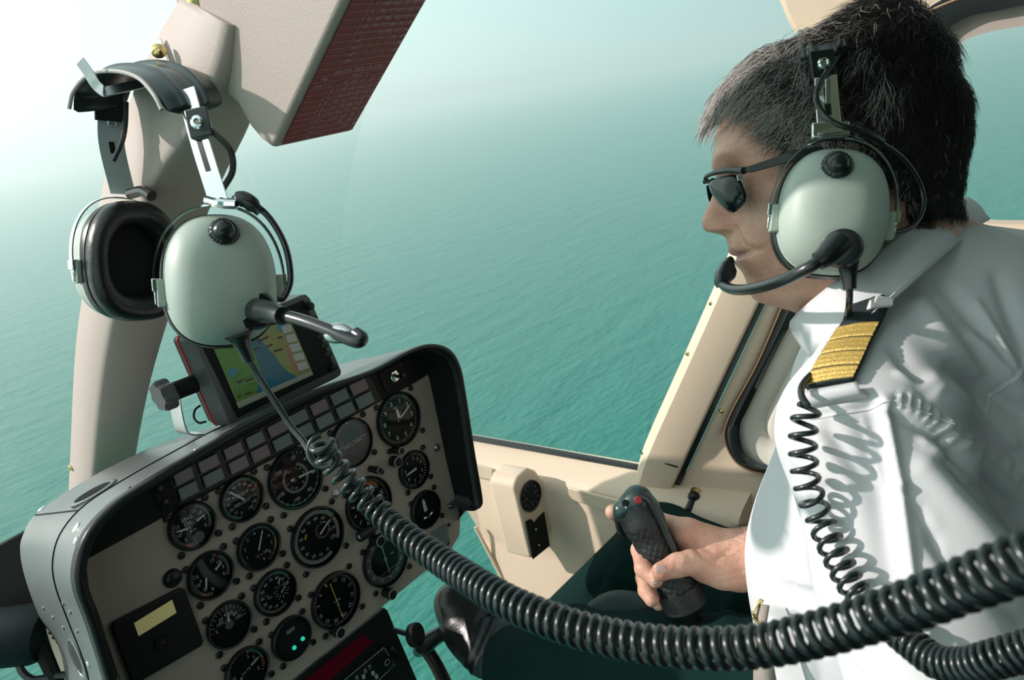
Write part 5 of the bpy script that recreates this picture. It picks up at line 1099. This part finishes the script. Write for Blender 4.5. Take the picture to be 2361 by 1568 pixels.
def folds(v, g):
    x, y = pxv(v); d = np.zeros(len(v)); vis = np.clip(-(g@CF)*2, 0, 1); near = (x > 1700) & (x < 2480) & (y > 560) & (y < 1700) & (vis > 0)
    xs, ys, dd_ = x[near], y[near], np.zeros(near.sum())
    def seg(x0, y0, x1, y1):
        L = np.array([x1-x0, y1-y0]); n2 = L@L; tr_ = ((xs-x0)*L[0]+(ys-y0)*L[1])/n2; t = np.clip(tr_, 0, 1); return np.hypot(xs-x0-t*L[0], ys-y0-t*L[1]), tr_
    for x0, y0, x1, y1, w_, am in FOLDS:
        q, tr_ = seg(x0, y0, x1, y1); dd_ += am*np.exp(-(q/w_)**2)*np.clip(1.3-np.abs(tr_-.5)*1.1, 0, 1)
    for l in SEAMS:
        l = spline(np.array(l, float), 12); q = np.min([seg(*l[i], *l[i+1])[0] for i in range(11)], axis=0); dd_ += -.0016*np.exp(-(q/3.2)**2)
    d[near] = dd_; return d*vis
sh_ = surface(shirt_f, .0044, disp=folds, subd=1)
shirt = sh_.build('shirt', M['shirt'], pilot, smooth=180)
md = shirt.modifiers.new('smooth', 'SMOOTH'); md.factor = .5; md.iterations = 2
sv = sh_.arr()
def cast(px, py, f=shirt_f, lift=.0, t0=.3):
    r = P(px, py, 1)-CAM; rl = np.linalg.norm(r); t = t0
    for _ in range(80):
        d = f((CAM+r*t)[None])[0]
        if d < 2e-4: break
        t += d/rl*.8
        if t > 3: break
    p = CAM+r*t; e = 1e-3; g = nrm([f((p+np.eye(3)[q]*e)[None])[0]-f((p-np.eye(3)[q]*e)[None])[0] for q in range(3)]); return p+g*lift, g
def on_shirt(l, n, lift=.001):
    out_ = []
    for x, y in spline(np.array(l, float), n):
        p, g = cast(x, y); out_.append(p+g*(lift+folds(p[None], g[None])[0]))
    return out_
for l in SEAMS:
    b = MB(); b.tube(on_shirt([(x+4, y+7) for x, y in l], 40, .0002), .0004, 5); b.build('seam_stitching', M['shirt'], shirt)
# shirt placket at the belly edge
b = MB(); pl_ = [(1798, 1120), (1785, 1210), (1762, 1310), (1757, 1400), (1768, 1470), (1795, 1590)]; rows = []
for x, y in dense(pl_, 24):
    p = P(x+2, y, .765); rows.append([p, p+cdir(1, 0, -.25)*.018+V(0, 0, 0), p+cdir(1, 0, .1)*.020, p+cdir(1, 0, 1)*.004])
b.grid(rows, closed_v=True, cap=True); b.build('button_placket', M['shirt'], shirt, smooth=180)
# collar
ct = [(2230, 455, .735), (2222, 460, .71), (2175, 480, .645), (2120, 508, .605), (2060, 552, .586), (1990, 602, .582), (1920, 655, .592), (1870, 695, .615), (1838, 724, .645)]
cb = [(2282, 506, .70), (2268, 514, .68), (2215, 556, .60), (2150, 612, .566), (2085, 668, .553), (2025, 722, .556), (1965, 775, .565), (1925, 810, .58), (1888, 845, .60)]
ctd, cbd = spline(ct, 40), spline(cb, 40); rows = []
for k, (a, c) in enumerate(zip(ctd, cbd)):
    pa, pc = P(*a), P(*c); row = []
    for t in np.linspace(0, 1, 10):
        p = pa+(pc-pa)*t; row.append(p-CF*(.0035*math.sin(math.pi*min(1, t*1.25))))
    rows.append(row)
tipx = [(1838, 724, .645), (1822, 752, .655), (1850, 800, .635), (1888, 845, .60)]
tp = spline(tipx, 10); rows.append([P(*q) for q in tp])
b = MB(); b.grid(rows); b.build('collar', M['shirt'], shirt, solid=.0022, smooth=180)
b = MB(); inn = [[P(a[0], a[1]+3, a[2]+.004), P(a[0]+25, a[1]+45, a[2]+.03)] for a in ctd[7:]]; b.grid(inn); b.build('collar_band', M['shirt'], shirt, solid=.002, smooth=180)
b = MB(); b.tube([P(*q) for q in spline([(c[0]-5, c[1]-8, c[2]-.0035) for c in cb], 40)], .0005, 5); b.build('collar_stitching', M['shirt'], shirt)
# epaulette
Lp_ = [(1975, 712), (1948, 758), (1915, 810), (1888, 855), (1865, 905)]; Rp_ = [(2062, 694), (2040, 745), (2012, 800), (1992, 846), (1973, 886)]
Le, Re = dense(Lp_, 40), dense(Rp_, 40); ep = []
for k, (a, c) in enumerate(zip(Le, Re)):
    row = []
    for t in np.linspace(0, 1, 9):
        x, y = a+(c-a)*t; p, g = cast(x, y); row.append(p)
    row = np.array(row); c0, c1 = row[0], row[-1]; g = cast(*(a+(c-a)*.5))[1]
    ln = [c0+(c1-c0)*t for t in np.linspace(0, 1, 9)]; mx_ = max((r-l).dot(g) for r, l in zip(row, ln))
    ep.append([l+g*(.004+max(mx_, 0)*math.sin(math.pi*min(1, max(0, .08+.84*i/8)))) for i, l in enumerate(ln)])
ep = np.array(ep)
for k in range(40):
    ep[k] = ep[k]+(CAM-ep[k])*(.030*max(0, 1-k/20)**1.3)
for _ in range(6): ep[1:-1] = (ep[:-2]+ep[1:-1]*2+ep[2:])/4
epn = []
for k in range(40):
    k0, k1 = max(k-1, 0), min(k+1, 39); epn.append([nrm(np.cross(ep[k1][i]-ep[k0][i], ep[k][min(i+1, 8)]-ep[k][max(i-1, 0)])) for i in range(9)])
epn = np.array(epn); epn *= np.sign(-(epn@CF))[..., None]
# pointed soft end near the collar
b = MB(); rws = [ep[k]+epn[k]*.0005 for k in range(40)]; b.grid(rws); epo = b.build('epaulette', mat('black epaulette felt', (.008, .02, .02), .85), shirt, solid=.004, smooth=180)
for s0, s1 in ((12.5, 18.3), (19, 24.8), (25.5, 31.5), (32.2, 38.2)):
    ks = np.linspace(s0, s1, 14); b = MB(); rr_ = []
    for q, kk in enumerate(ks):
        i = int(min(kk, 38)); f_ = kk-i; r_ = ep[i]*(1-f_)+ep[i+1]*f_; n_ = epn[i]; rr_.append(r_+n_*(.0030+.0007*abs(math.sin(q/13*math.pi*3))))
    rr_ = [ep[int(s0)]*(1-(s0 % 1))+ep[min(39, int(s0)+1)]*(s0 % 1)+epn[int(s0)]*.001]+rr_+[ep[min(39, int(s1))]+(ep[min(39, int(s1)+1)]-ep[min(39, int(s1))])*(s1 % 1)+epn[min(39, int(s1))]*.001]
    b.grid(rr_); b.build('gold_stripe', M['gold'], epo, smooth=180)
b = MB(); tabp = [ep[2][4]+epn[2][4]*.004, ep[0][4], P(2000, 690, cast(2000, 690)[0].dot(CF)-CAM.dot(CF)-.006)]
b.prism([P(x, y, .548) for x, y in ((2012, 708), (2022, 680), (2063, 686), (2060, 706))], cdir(0, -.2, 1)*.012); b.build('epaulette_loop', M['shirt'], shirt, bevel=.001)
b = MB(); lp = [];
for x0, y0, x1, y1 in ((1866, 912, 1978, 892), (1868, 925, 1985, 910), (1876, 940, 2000, 915)):
    lp.append([cast(x0+(x1-x0)*t, y0+(y1-y0)*t)[0]+cast(x0+(x1-x0)*t, y0+(y1-y0)*t)[1]*(.006 if y0 < 920 else (.008 if y0 < 930 else .001)) for t in np.linspace(0, 1, 12)])
b.grid(lp); b.build('shoulder_tab', M['shirt'], shirt, solid=.0015, smooth=180)
# ------------------------------------------------------------------ trousers, shoe, belt
TF = s_union([cone((2080, 1700, .84), (1960, 1650, .80), .14, .095), cone((1960, 1650, .80), (1335, 1545, .98), .095, .077), cone((1335, 1545, .98), (1200, 1532, 1.09), .075, .055),
              cone((2080, 1700, .88), (1950, 1500, .92), .14, .088), cone((1950, 1500, .92), (1525, 1262, 1.17), .088, .064)], .02)
SH2 = s_union([cone((1525, 1262, 1.17), (1300, 1440, 1.38), .062, .05)], .02)
def trs(v, g):
    x, y = pxv(v); d = np.zeros(len(v))
    for x0, y0, x1, y1, w_, am in ((1470, 1200, 1400, 1330, 12, .005), (1440, 1260, 1360, 1380, 10, -.005), (1560, 1240, 1500, 1400, 20, .004), (1400, 1470, 1200, 1500, 14, .004), (1180, 1480, 1120, 1560, 10, .004), (1300, 1500, 1180, 1568, 16, -.004), (1700, 1360, 1650, 1500, 20, .005), (1620, 1350, 1580, 1500, 16, -.004)):
        L = np.array([x1-x0, y1-y0]); n2 = L@L; t = np.clip(((x-x0)*L[0]+(y-y0)*L[1])/n2, 0, 1); dd = np.hypot(x-x0-t*L[0], y-y0-t*L[1]); d += am*np.exp(-(dd/w_)**2)
    return d
def tr_f(p): return smin(TF(p), SH2(p), .02)
tr_f.bb = (np.minimum(TF.bb[0], SH2.bb[0]), np.maximum(TF.bb[1], SH2.bb[1]))
surface(tr_f, .008, disp=trs).build('trousers', M['trouser'], pilot, smooth=180)
SHO = s_union([cone((1058, 1398, 1.19), (1105, 1445, 1.17), .036, .046), cone((1105, 1445, 1.17), (1145, 1485, 1.14), .046, .046), cone((1105, 1470, 1.16), (1120, 1500, 1.13), .040, .036), cone((1040, 1385, 1.19), (1066, 1440, 1.17), .020, .030)], .02)
def shoe_d(v, g):
    x, y = pxv(v); q = (x-1105)*.8+(y-1440)*.35; return .0011*np.sin(q/3.2)*np.exp(-((q-18)/22)**2)
so = surface(SHO, .004, disp=shoe_d).build('shoe', M['leather'], pilot, smooth=180)
b = MB(); b.tube([P(*q) for q in spline([(1030, 1362, 1.18), (1014, 1378, 1.175), (1018, 1410, 1.165), (1036, 1445, 1.15), (1068, 1480, 1.13), (1118, 1516, 1.11)], 24)], .0055, 8); b.build('sole', mat('brown sole edge', (.10, .07, .06), .5), so)
b = MB(); b.tube([P(*q) for q in spline([(1110, 1425, 1.125), (1140, 1405, 1.13), (1165, 1420, 1.135)], 12)], .003, 6); b.build('laces', M['black'], so)
belt = thing('lap_belt', 'taupe lap belt strap with thin gold edged buckle at the pilot hip', 'seat belt', P(1760, 1600, .72))
b = MB(); rws = [[P(x0, y, .70), P(x1, y+4, .69)] for x0, x1, y in ((1752, 1772, 1392), (1742, 1766, 1430), (1738, 1772, 1480), (1738, 1785, 1540), (1736, 1800, 1620))]
b.grid(rws); b.build('webbing', M['belt'], belt, solid=.003, smooth=180)
b = MB(); b.tube(PS([(1742, 1422, .698), (1737, 1410, .698), (1752, 1386, .698), (1760, 1388, .697)], 14), .0016, 8); b.tube(PS([(1736, 1424, .697), (1752, 1438, .695), (1760, 1452, .694), (1758, 1470, .694)], 14), .0014, 8); b.build('buckle_edge', M['brass'], belt)
# ------------------------------------------------------------------ pilot's headset
ph = thing('aviation_headset', 'pale green headset worn by the pilot, its mic boom curving to his mouth', 'headset', P(1950, 700, .60))
nP = nrm(hl*.96+CU*.03-CF*.1); uP = cdir(.10, 1, 0)
pc = cup(ph, P(1941, 474, .535), nP, uP, .0382, .0462, depth=.034)
cup_knob(ph, pc, -.12, .60); qb = cup_boss(ph, pc, .10, -.60)
b = MB(); b.tube(PS([(1935, 560, .527), (1905, 590, .522), (1885, 603, .522)], 8), [.0095, .0092, .0088, .0082, .0076, .0071, .0068, .0066], 16); b.build('boom_root', M['rubber'], ph)
b = MB(); b.tube(PS([(1900, 594, .522), (1860, 620, .524), (1800, 648, .545), (1740, 665, .58), (1695, 668, .615), (1670, 658, .640), (1664, 640, .652)], 50), .0044, 12); b.build('mic_boom', M['rubber'], ph)
b = MB(); o1 = [(1657, 628), (1668, 604), (1682, 592), (1693, 600), (1701, 625), (1698, 640), (1682, 654), (1662, 664), (1656, 650)]
b.prism([P(x, y, .640) for x, y in o1], CF*.016); b.build('microphone', M['rubber'], ph, bevel=.0025, bseg=3)
b = MB(); b.prism([P(x, y, .6395) for x, y in ((1677, 597), (1684, 589), (1692, 594), (1697, 606), (1690, 606))], CF*.012); b.build('mic_clip', M['black'], ph, bevel=.001)
b = MB(); b.tube(PS([(1953, 604, .552), (1956, 625, .552), (1960, 667, .552)], 8), [.0098, .0088, .0076, .0068, .006, .0053, .0048, .0045], 16); b.build('strain_relief', M['rubber'], ph)
wdp = nrm(cdir(1, .05, 0))
def shirt_d(px, py, gap=.012):
    q, g = cast(px, py); return (q-CAM).dot(CF)-gap
def ED(px, py): return shirt_d(px, py, .0035)
arm_, pA, tA = head_arm(ph, P(1903, 160, .574), P(1908, 240, .556), P(1914, 308, .546), nrm(cdir(.99, .10, -.05)), .0085)
slot(arm_, pA, tA, nrm(cdir(.99, .10, -.05)), 5, 14, 1)
b = MB(); c_ = P(1908, 228, .557); b.box(c_-CF*.0012, wdp*.0022, CU*.014, CF*.0008); b.build('slider_bar', M['steel'], ph, bevel=.0004)
b = MB(); b.box(P(1914, 300, .549), wdp*.0135, CU*.0055, CF*.0022); b.build('yoke_bracket', M['chrome'], ph, bevel=.001)
bolt(ph, P(1896, 152, .573), cdir(-.1, .1, -1), r=.0048, wd=nrm(cdir(.98, .12, 0)), up=nrm(cdir(-.12, .98, 0)))
ap = np.array([P(*q) for q in spline([(1903, 132, .580), (1900, 108, .592), (1895, 86, .616), (1890, 74, .652), (1890, 74, .70)], 26)])
pd = pad(ph, ap, nrm(cdir(.97, .22, -.18)), .0270, .0055, out_c=P(1950, 300, .67), m='rubber')
b = MB(); tt = nrm(cdir(.97, .22, -.18))
for o_ in (-.0115, -.0155, .012, .0155):
    b.tube([p+tt*o_+nrm(p-P(1950, 300, .67))*.0045 for p in ap], .0022 if abs(o_) > .012 else .0019, 8)
b.build('pad_ribs', M['rubber'], pd)
b = MB(); b.tube(PS([(1960, 100, .590), (1935, 130, .575), (1900, 175, .566), (1882, 215, .558), (1892, 255, .553), (1925, 285, .548), (1975, 300, .548), (2010, 312, .552)], 40), .0023, 10); b.build('cross_cable', M['rubber'], ph)
b = MB(); b.tube(PS([(1978, 303, .549), (2010, 316, .552), (2030, 328, .556)], 8), .0042, 10); b.build('cable_clamp', M['rubber'], ph)
b = MB(); b.tube(PS([(2025, 325, .556), (2080, 365, .570), (2118, 420, .580), (2128, 475, .582), (2105, 520, .575), (2060, 538, .566), (2048, 530, .566)], 40), .0022, 10); b.build('rear_cable', M['rubber'], ph)
b = MB(); b.tube(PS([(1959, 660, .552), (1958, 700, .548), (1952, 735, ED(1952, 760)), (1943, 775, ED(1943, 775)), (1915, 820, ED(1915, 820)), (1880, 855, ED(1880, 860)), (1852, 885, .522), (1848, 912, .510), (1862, 935, .502)], 60), .0024, 10); b.build('straight_cord', M['coil'], ph)
def shirt_d_(px, py, gap=.012):
    q, g = cast(px, py); return (q-CAM).dot(CF)-gap
cp_ = [(1862, 935), (1852, 1000), (1853, 1060), (1865, 1130), (1892, 1200), (1925, 1275), (1965, 1350), (2010, 1405), (2055, 1445)]
cpd = [(x, y, min(.500, shirt_d(x, y, .016))) for x, y in cp_]
for k in range(1, len(cpd)): cpd[k] = (cpd[k][0], cpd[k][1], min(cpd[k][2], cpd[k-1][2]+.012))
cpd += [(2110, 1490, min(.43, cpd[-1][2]-.01)), (2165, 1528, .415), (2230, 1535, .40), (2300, 1518, .385), (2400, 1490, .37)]
coil(ph, 'coiled_cord', cpd, lambda t: float(np.interp(t, [0, .5, 1], [.0078, .0078, .0082])), .00185, lambda t: float(np.interp(t, [0, .35, .55, .7, 1], [.0112, .0105, .0068, .0048, .0045])))
# ------------------------------------------------------------------ sunglasses
sg = thing('sunglasses', 'dark wraparound sunglasses worn by the pilot', 'sunglasses', mid(1680, 440, .03))
def gx(px): return float(np.interp(px, [1626, 1640, 1680, 1718, 1834], [.004, .020, .046, .066, .079]))
def gpt(px, py, dx=0): return mid(px, py, gx(px)+dx)
lens = [(1632, 420), (1640, 413), (1662, 408), (1690, 403), (1703, 412), (1714, 435), (1719, 450), (1716, 466), (1702, 482), (1685, 489), (1668, 478), (1650, 458), (1638, 440)]
L_ = spline(np.array(lens+[lens[0]], float), 60)[:-1]; lc = L_.mean(0)
def lensmesh(mirror):
    b = MB(); rg_ = []
    for k in np.linspace(1, .02, 8): rg_.append([gpt(*(lc+(q-lc)*k))+hf*.0035*(1-k*k)+hl*.002*(1-k*k) for q in L_])
    g = np.array(rg_)
    if mirror: l = to_loc(g.reshape(-1, 3)); l[:, 0] *= -1; g = from_loc(l).reshape(g.shape)
    b.grid(g, closed_v=True, cap=True); return b
for m_ in (False, True): lensmesh(m_).build('lens', M['lens'], sg, solid=.0012, smooth=180)
def mirr(p): l = to_loc(p); l[0] *= -1; return from_loc(l)
brow = [gpt(1629, 414), gpt(1632, 406), gpt(1650, 398), gpt(1680, 392), gpt(1702, 392), gpt(1718, 393)]
for f_ in (lambda p: p, mirr):
    b = MB(); bp_ = spline([f_(p) for p in brow], 30); b.tube([p+hf*.001 for p in bp_], np.linspace(.0016, .0030, 30), 10); b.build('brow_bar', M['frame'], sg)
    tp_ = [gpt(1712, 392, .001), gpt(1730, 390, .0015), gpt(1775, 377, .0015), (gpt(1834, 358, .0015)), mid(1900, 350, .080)]
    b = MB(); rr_ = []
    for p, h_ in zip(spline([f_(p) for p in tp_], 30), np.interp(np.linspace(0, 1, 30), [0, .3, 1], [.0022, .0028, .0042])): rr_.append([p-hu*h_-hl*.0009, p+hu*h_-hl*.0009, p+hu*h_+hl*.0009, p-hu*h_+hl*.0009])
    b.grid(rr_, closed_v=True, cap=True); b.build('temple_arm', M['frame'], sg, bevel=.0005)
    b = MB(); q = f_(gpt(1706, 410, .0005)); b.box(q, hf*.0022, hu*.0022, hl*.0008); b.build('hinge_pin', M['chrome'], sg, bevel=.0003)
b = MB(); b.tube([brow[0], mid(1627, 411, 0), mirr(brow[0])], .0016, 8); b.build('bridge', M['frame'], sg)
# ------------------------------------------------------------------ cyclic stick
st_ = thing('cyclic_stick', 'black textured control stick with red button gripped in the right hand', 'control stick', P(1600, 1640, .92))
GF = s_union([cone((1575, 1375, .885), (1512, 1262, .888), .0235, .0205), cone((1512, 1262, .888), (1482, 1200, .888), .0205, .0225), cone((1482, 1200, .888), (1468, 1166, .886), .0235, .0190), cone((1466, 1162, .884), (1434, 1182, .884), .0150, .0105)], .010)
def grd(v, g):
    x, y = pxv(v); d = np.zeros(len(v)); m_ = ((y > 1225) & (y < 1400)); a = (x*.84-y*.54); c_ = (x*.54+y*.84)
    return np.where(m_, .0010*np.sin(a/2.9)*np.sin(c_/2.9), 0)
surface(GF, .0023, disp=grd).build('grip', M['grip'], st_, smooth=180)
b = MB(); b.tube(PS([(1472, 1140, .8675), (1500, 1158, .864), (1530, 1215, .865), (1560, 1280, .865)], 24), .0035, 8); b.build('grip_spine', M['frame'], st_)
capf = s_union([cone((1470, 1152, .880), (1434, 1176, .880), .0140, .0105), cone((1470, 1152, .884), (1492, 1172, .886), .0150, .0150)], .01)
surface(capf, .0023).build('grip_head', mat('smooth dark green black cap', (.018, .045, .042), .32), st_, smooth=180)
for q_, nm_, m_, r_ in (((1471, 1153, .8655), 'red_button', 'redbutton', .0046), ((1441, 1160, .8705), 'hat_switch', 'black', .0040), ((1443, 1170, .8690), 'switch_tip', 'steel', .0016)):
    b = MB(); b.lathe(P(*q_), cdir(-.1, .25, -1), [(r_, -.004), (r_, .0028), (r_*.8, .0038), (.0001, .004)], 18); b.build(nm_, M[m_], st_)
b = MB(); b.tube(PS([(1425, 1195, .888), (1432, 1225, .892), (1450, 1240, .893)], 8), .0048, 10); b.build('trigger', M['black'], st_)
b = MB(); b.tube([P(1560, 1352, .886)+0*EX, P(1580, 1395, .887), P(1582, 1402, .887)], [.0262, .0262, .022], 24); b.build('grip_collar', M['grip'], st_)
b = MB(); b.tube(PS([(1580, 1395, .888), (1600, 1480, .90), (1612, 1640, .93)], 10), .013, 16); b.build('shaft', M['black'], st_)
kb = thing('stick_boot', 'smooth dark domed shell with a small bolt beside the control stick', 'shell', P(1440, 1520, .98))
BF = s_union([s_ell(P(1435, 1475, .985), (.062, .05, .062), (CR, CF, CU)), s_ell(P(1520, 1480, .96), (.045, .04, .05), (CR, CF, CU))], .03)
surface(BF, .005).build('shell', mat('dark green black gloss plastic', (.006, .018, .017), .5, spec=.2), kb, smooth=180)
b = MB(); b.ball(P(1482, 1373, .945), .0055, 12); b.build('bolt', M['black'], kb)
# ------------------------------------------------------------------ door wall things
gb = thing('gauge_pod', 'beige box jutting from the side wall with a black round gauge and a socket plate', 'gauge pod', rel(.895, .88, -.76))
x0, x1, y0, y1, z0, z1 = .860, .936, .852, .912, -.768, -.612
sec = [rel(x0, y0, z0), rel(x0, y0, z1-.012), rel(x0+.006, y0, z1-.003), rel(x0+.016, y0, z1+.004), rel(x0+.045, y0, z1+.006), rel(x1-.012, y0, z1-.01), rel(x1, y0, z1-.035), rel(x1, y0, z0+.02)]
b = MB(); b.prism(sec, EY*(y1-y0)); b.build('pod_body', M['beige'], gb, bevel=.005, bseg=3)
gc = hitY(1223, 1143, CAM[1]+y0-.001); gr = .0285
b = MB(); b.lathe(gc, -EY, [(gr, 0), (gr, .003), (gr*.93, .0042), (gr*.86, .0025), (gr*.84, 0)], 40); gz = b.build('gauge_bezel', M['black'], gb)
b = MB(); b.lathe(gc, -EY, [(.0001, .0006), (gr*.86, .0006)], 32); b.build('gauge_face', M['dial'], gb)
b = MB(); ticks(b, gc-EY*.001, gr, 0, 330, 11, .62, .78, .012); nums(b, gc-EY*.001, gr, list('369'), 90, 270, .45, .16); b.build('gauge_print', M['dim'], gb)
b = MB(); pl_ = [hitY(x, y, CAM[1]+y0-.001) for x, y in ((1211, 1203), (1222, 1196), (1231, 1205), (1240, 1193), (1253, 1180), (1266, 1258), (1227, 1289))]
b.prism(pl_, -EY*.0025); b.build('socket_plate', M['matt'], gb, bevel=.0006)
for px, py in ((1236, 1221), (1243, 1257)):
    b = MB(); b.lathe(hitY(px, py, CAM[1]+y0-.0035), -EY, [(.0022, 0), (.0015, .001), (.0001, .001)], 12); b.build('screw', M['steel'], gb)
b = MB(); b.prism([hX(x, y, XW+.0005) for x, y in ((1312, 1122), (1455, 1158), (1455, 1190), (1440, 1188), (1316, 1148))], -EX*.005)
gh = b.build('grab_ledge', M['beige'], loc=hX(1380, 1180, XW), bevel=.0015); tag(gh, 'long low beige raised slab on the side wall between gauge pod and control stick', 'ledge')
b = MB(); b.prism([hX(x, y, XW+.0005) for x, y in ((1080, 1062), (1105, 1068), (1138, 1080), (1138, 1106), (1086, 1096))], -EX*.004)
g2 = b.build('grab_ledge', M['beige'], loc=hX(1110, 1100, XW), bevel=.0015); tag(g2, 'short beige raised slab on the side wall between instrument panel and gauge pod', 'ledge')
# ------------------------------------------------------------------ centre pedestal with the radio
YR = YP+.004
pr = lambda x, y, h=0: hitY(x, y, YR-h)
rs = thing('radio_stack', 'black radio rack below the panel with a dark red screen and small knobs', 'radio', pr(800, 1640, -.1))
b = MB(); b.prism([pr(x, y) for x, y in ((640, 1600), (850, 1432), (888, 1402), (895, 1408), (914, 1455), (985, 1620), (1060, 1800), (760, 2000))], EY*.12); b.build('rack_body', M['matt'], rs, bevel=.002)
b = MB(); b.prism([pr(x, y, .0015) for x, y in ((700, 1572), (838, 1463), (862, 1480), (725, 1600))], EY*.0012); b.build('red_screen', M['redscreen'], rs)
b = MB(); b.prism([pr(x, y, .003) for x, y in ((780, 1580), (885, 1491), (912, 1533), (830, 1610))], EY*.0026); rp = b.build('radio_face', M['black'], rs, bevel=.001)
b = MB(); b.tube([pr(x, y, .0036) for x, y in ((790, 1572), (885, 1493), (911, 1533), (850, 1590))], .0005, 5); b.build('face_outline', M['dim'], rp)
for px, py, r_ in ((893, 1527, .0075), (905, 1495, .003)):
    b = MB(); b.lathe(pr(px, py, .003), -EY, [(r_, 0), (r_*.95, .008), (r_*.6, .009), (.0001, .009)], 20); kk_ = b.build('knob', M['black'], rs)
    b = MB(); b.lathe(pr(px, py, .0122), -EY, [(r_*.62, 0), (r_*.48, .0002)], 20); b.build('knob_rim', M['dim'], kk_)
for px, py in ((823, 1563), (842, 1547), (852, 1538), (838, 1560), (860, 1552), (868, 1560)):
    b = MB(); b.box(pr(px, py, .0035), EX*.0022, EY*.0015, EZ*.0030); b.build('push_key', M['steel'] if px in (823, 842, 852) else M['dim'], rs, bevel=.0004)
b = MB()
for k, (px, py) in enumerate(((864, 1512), (873, 1506), (881, 1501), (889, 1496))): text(b, str(k+1), pr(px, py, .0034), EX, EZ, .003)
b.build('position_numbers', M['dim'], rs)
lv = thing('pull_lever', 'black round knob on a short rod beside the radio rack', 'lever', pr(960, 1500, .0))
b = MB(); b.tube([pr(905, 1452, .004), pr(940, 1462, .03)], .0038, 10); b.build('rod', M['black'], lv)
b = MB(); kc_ = pr(958, 1464, .035); b.lathe(kc_, nrm(V(.35, -.9, .2)), [(.007, -.012), (.008, -.007), (.0165, -.006), (.0175, 0), (.0165, .005), (.012, .0065), (.0001, .007)], 28); b.build('knob', M['matt'], lv)
# ------------------------------------------------------------------ pedal
pe = thing('rudder_pedal', 'black anti torque pedal arm under the shoe, on a brown edged strut', 'pedal', P(1040, 1640, 1.2))
b = MB(); b.tube(PS([(972, 1492, 1.18), (1010, 1465, 1.19), (1062, 1440, 1.205)], 8), [.016, .016, .0135, .0125, .0125, .0125, .0125, .0125], 16); b.build('foot_bar', M['rubber'], pe)
b = MB(); b.tube(PS([(985, 1495, 1.19), (1015, 1545, 1.19), (1060, 1640, 1.2)], 8), .009, 12); b.build('strut', M['black'], pe)
b = MB(); b.tube(PS([(973, 1500, 1.185), (1003, 1550, 1.185), (1040, 1640, 1.19)], 8), .004, 8); b.build('strut_edge', mat('brown edge', (.10, .075, .055), .5), pe)
b = MB(); b.cyl(P(972, 1492, 1.165), P(966, 1500, 1.20), .010); b.build('bar_end', M['black'], pe)
# ------------------------------------------------------------------ dark fittings at the left edge
sf = thing('side_fairing', 'black fairing at the left picture edge behind the instrument hood', 'fairing', P(0, 1420, .98))
b = MB(); b.prism([P(x, y, .975) for x, y in ((-60, 1282), (0, 1252), (58, 1222), (80, 1290), (95, 1400), (112, 1430), (60, 1440), (-60, 1440))], CF*.02); b.build('fairing_shell', M['matt'], sf, bevel=.003)
b = MB(); b.tube([P(-60, 1478, .93), P(70, 1462, .93), P(105, 1462, .93), P(115, 1465, .93)], [.035, .036, .031, .012], 24); b.build('dark_canister', mat('dark green black paint', (.003, .010, .010), .6, spec=.2), sf)
b = MB(); b.tube(PS([(40, 1520, .92), (52, 1550, .92), (80, 1566, .92), (140, 1556, .92), (165, 1560, .92)], 20), .0045, 10); b.build('hose', M['rubber'], sf)
b = MB(); b.prism([P(x, y, .92) for x, y in ((96, 1425), (112, 1418), (150, 1480), (190, 1600), (160, 1600), (120, 1500))], CF*.01); fs2 = b.build('trim_flange', M['beige'], sf, bevel=.001)
for px, py in ((108, 1445), (116, 1459), (124, 1470), (133, 1480)):
    b = MB(); b.ball(P(px, py, .919), .0022, 8); b.build('rivet', M['screw'], sf)
b = MB(); b.tube([P(70, 1440, .925), P(140, 1580, .925)], .010, 10); b.build('brace', M['matt'], sf)
# ------------------------------------------------------------------ seats (mostly behind the pilot)
se = thing('pilot_seat', 'dark seat under and behind the pilot', 'seat', rel(.72, 0, -1.245))
b = MB(); b.box(rel(.70, .10, -.99), EX*.21, EY*.24, EZ*.05); b.build('seat_cushion', M['matt'], se, bevel=.03, bseg=4)
b = MB(); b.box(rel(.70, -.17, -.62), EX*.20, EY*.03, EZ*.36); b.build('seat_back', M['matt'], se, bevel=.02, bseg=4)
b = MB(); b.box(rel(.70, .10, -1.14), EX*.18, EY*.2, EZ*.105); b.build('seat_base', M['matt'], se, bevel=.01)
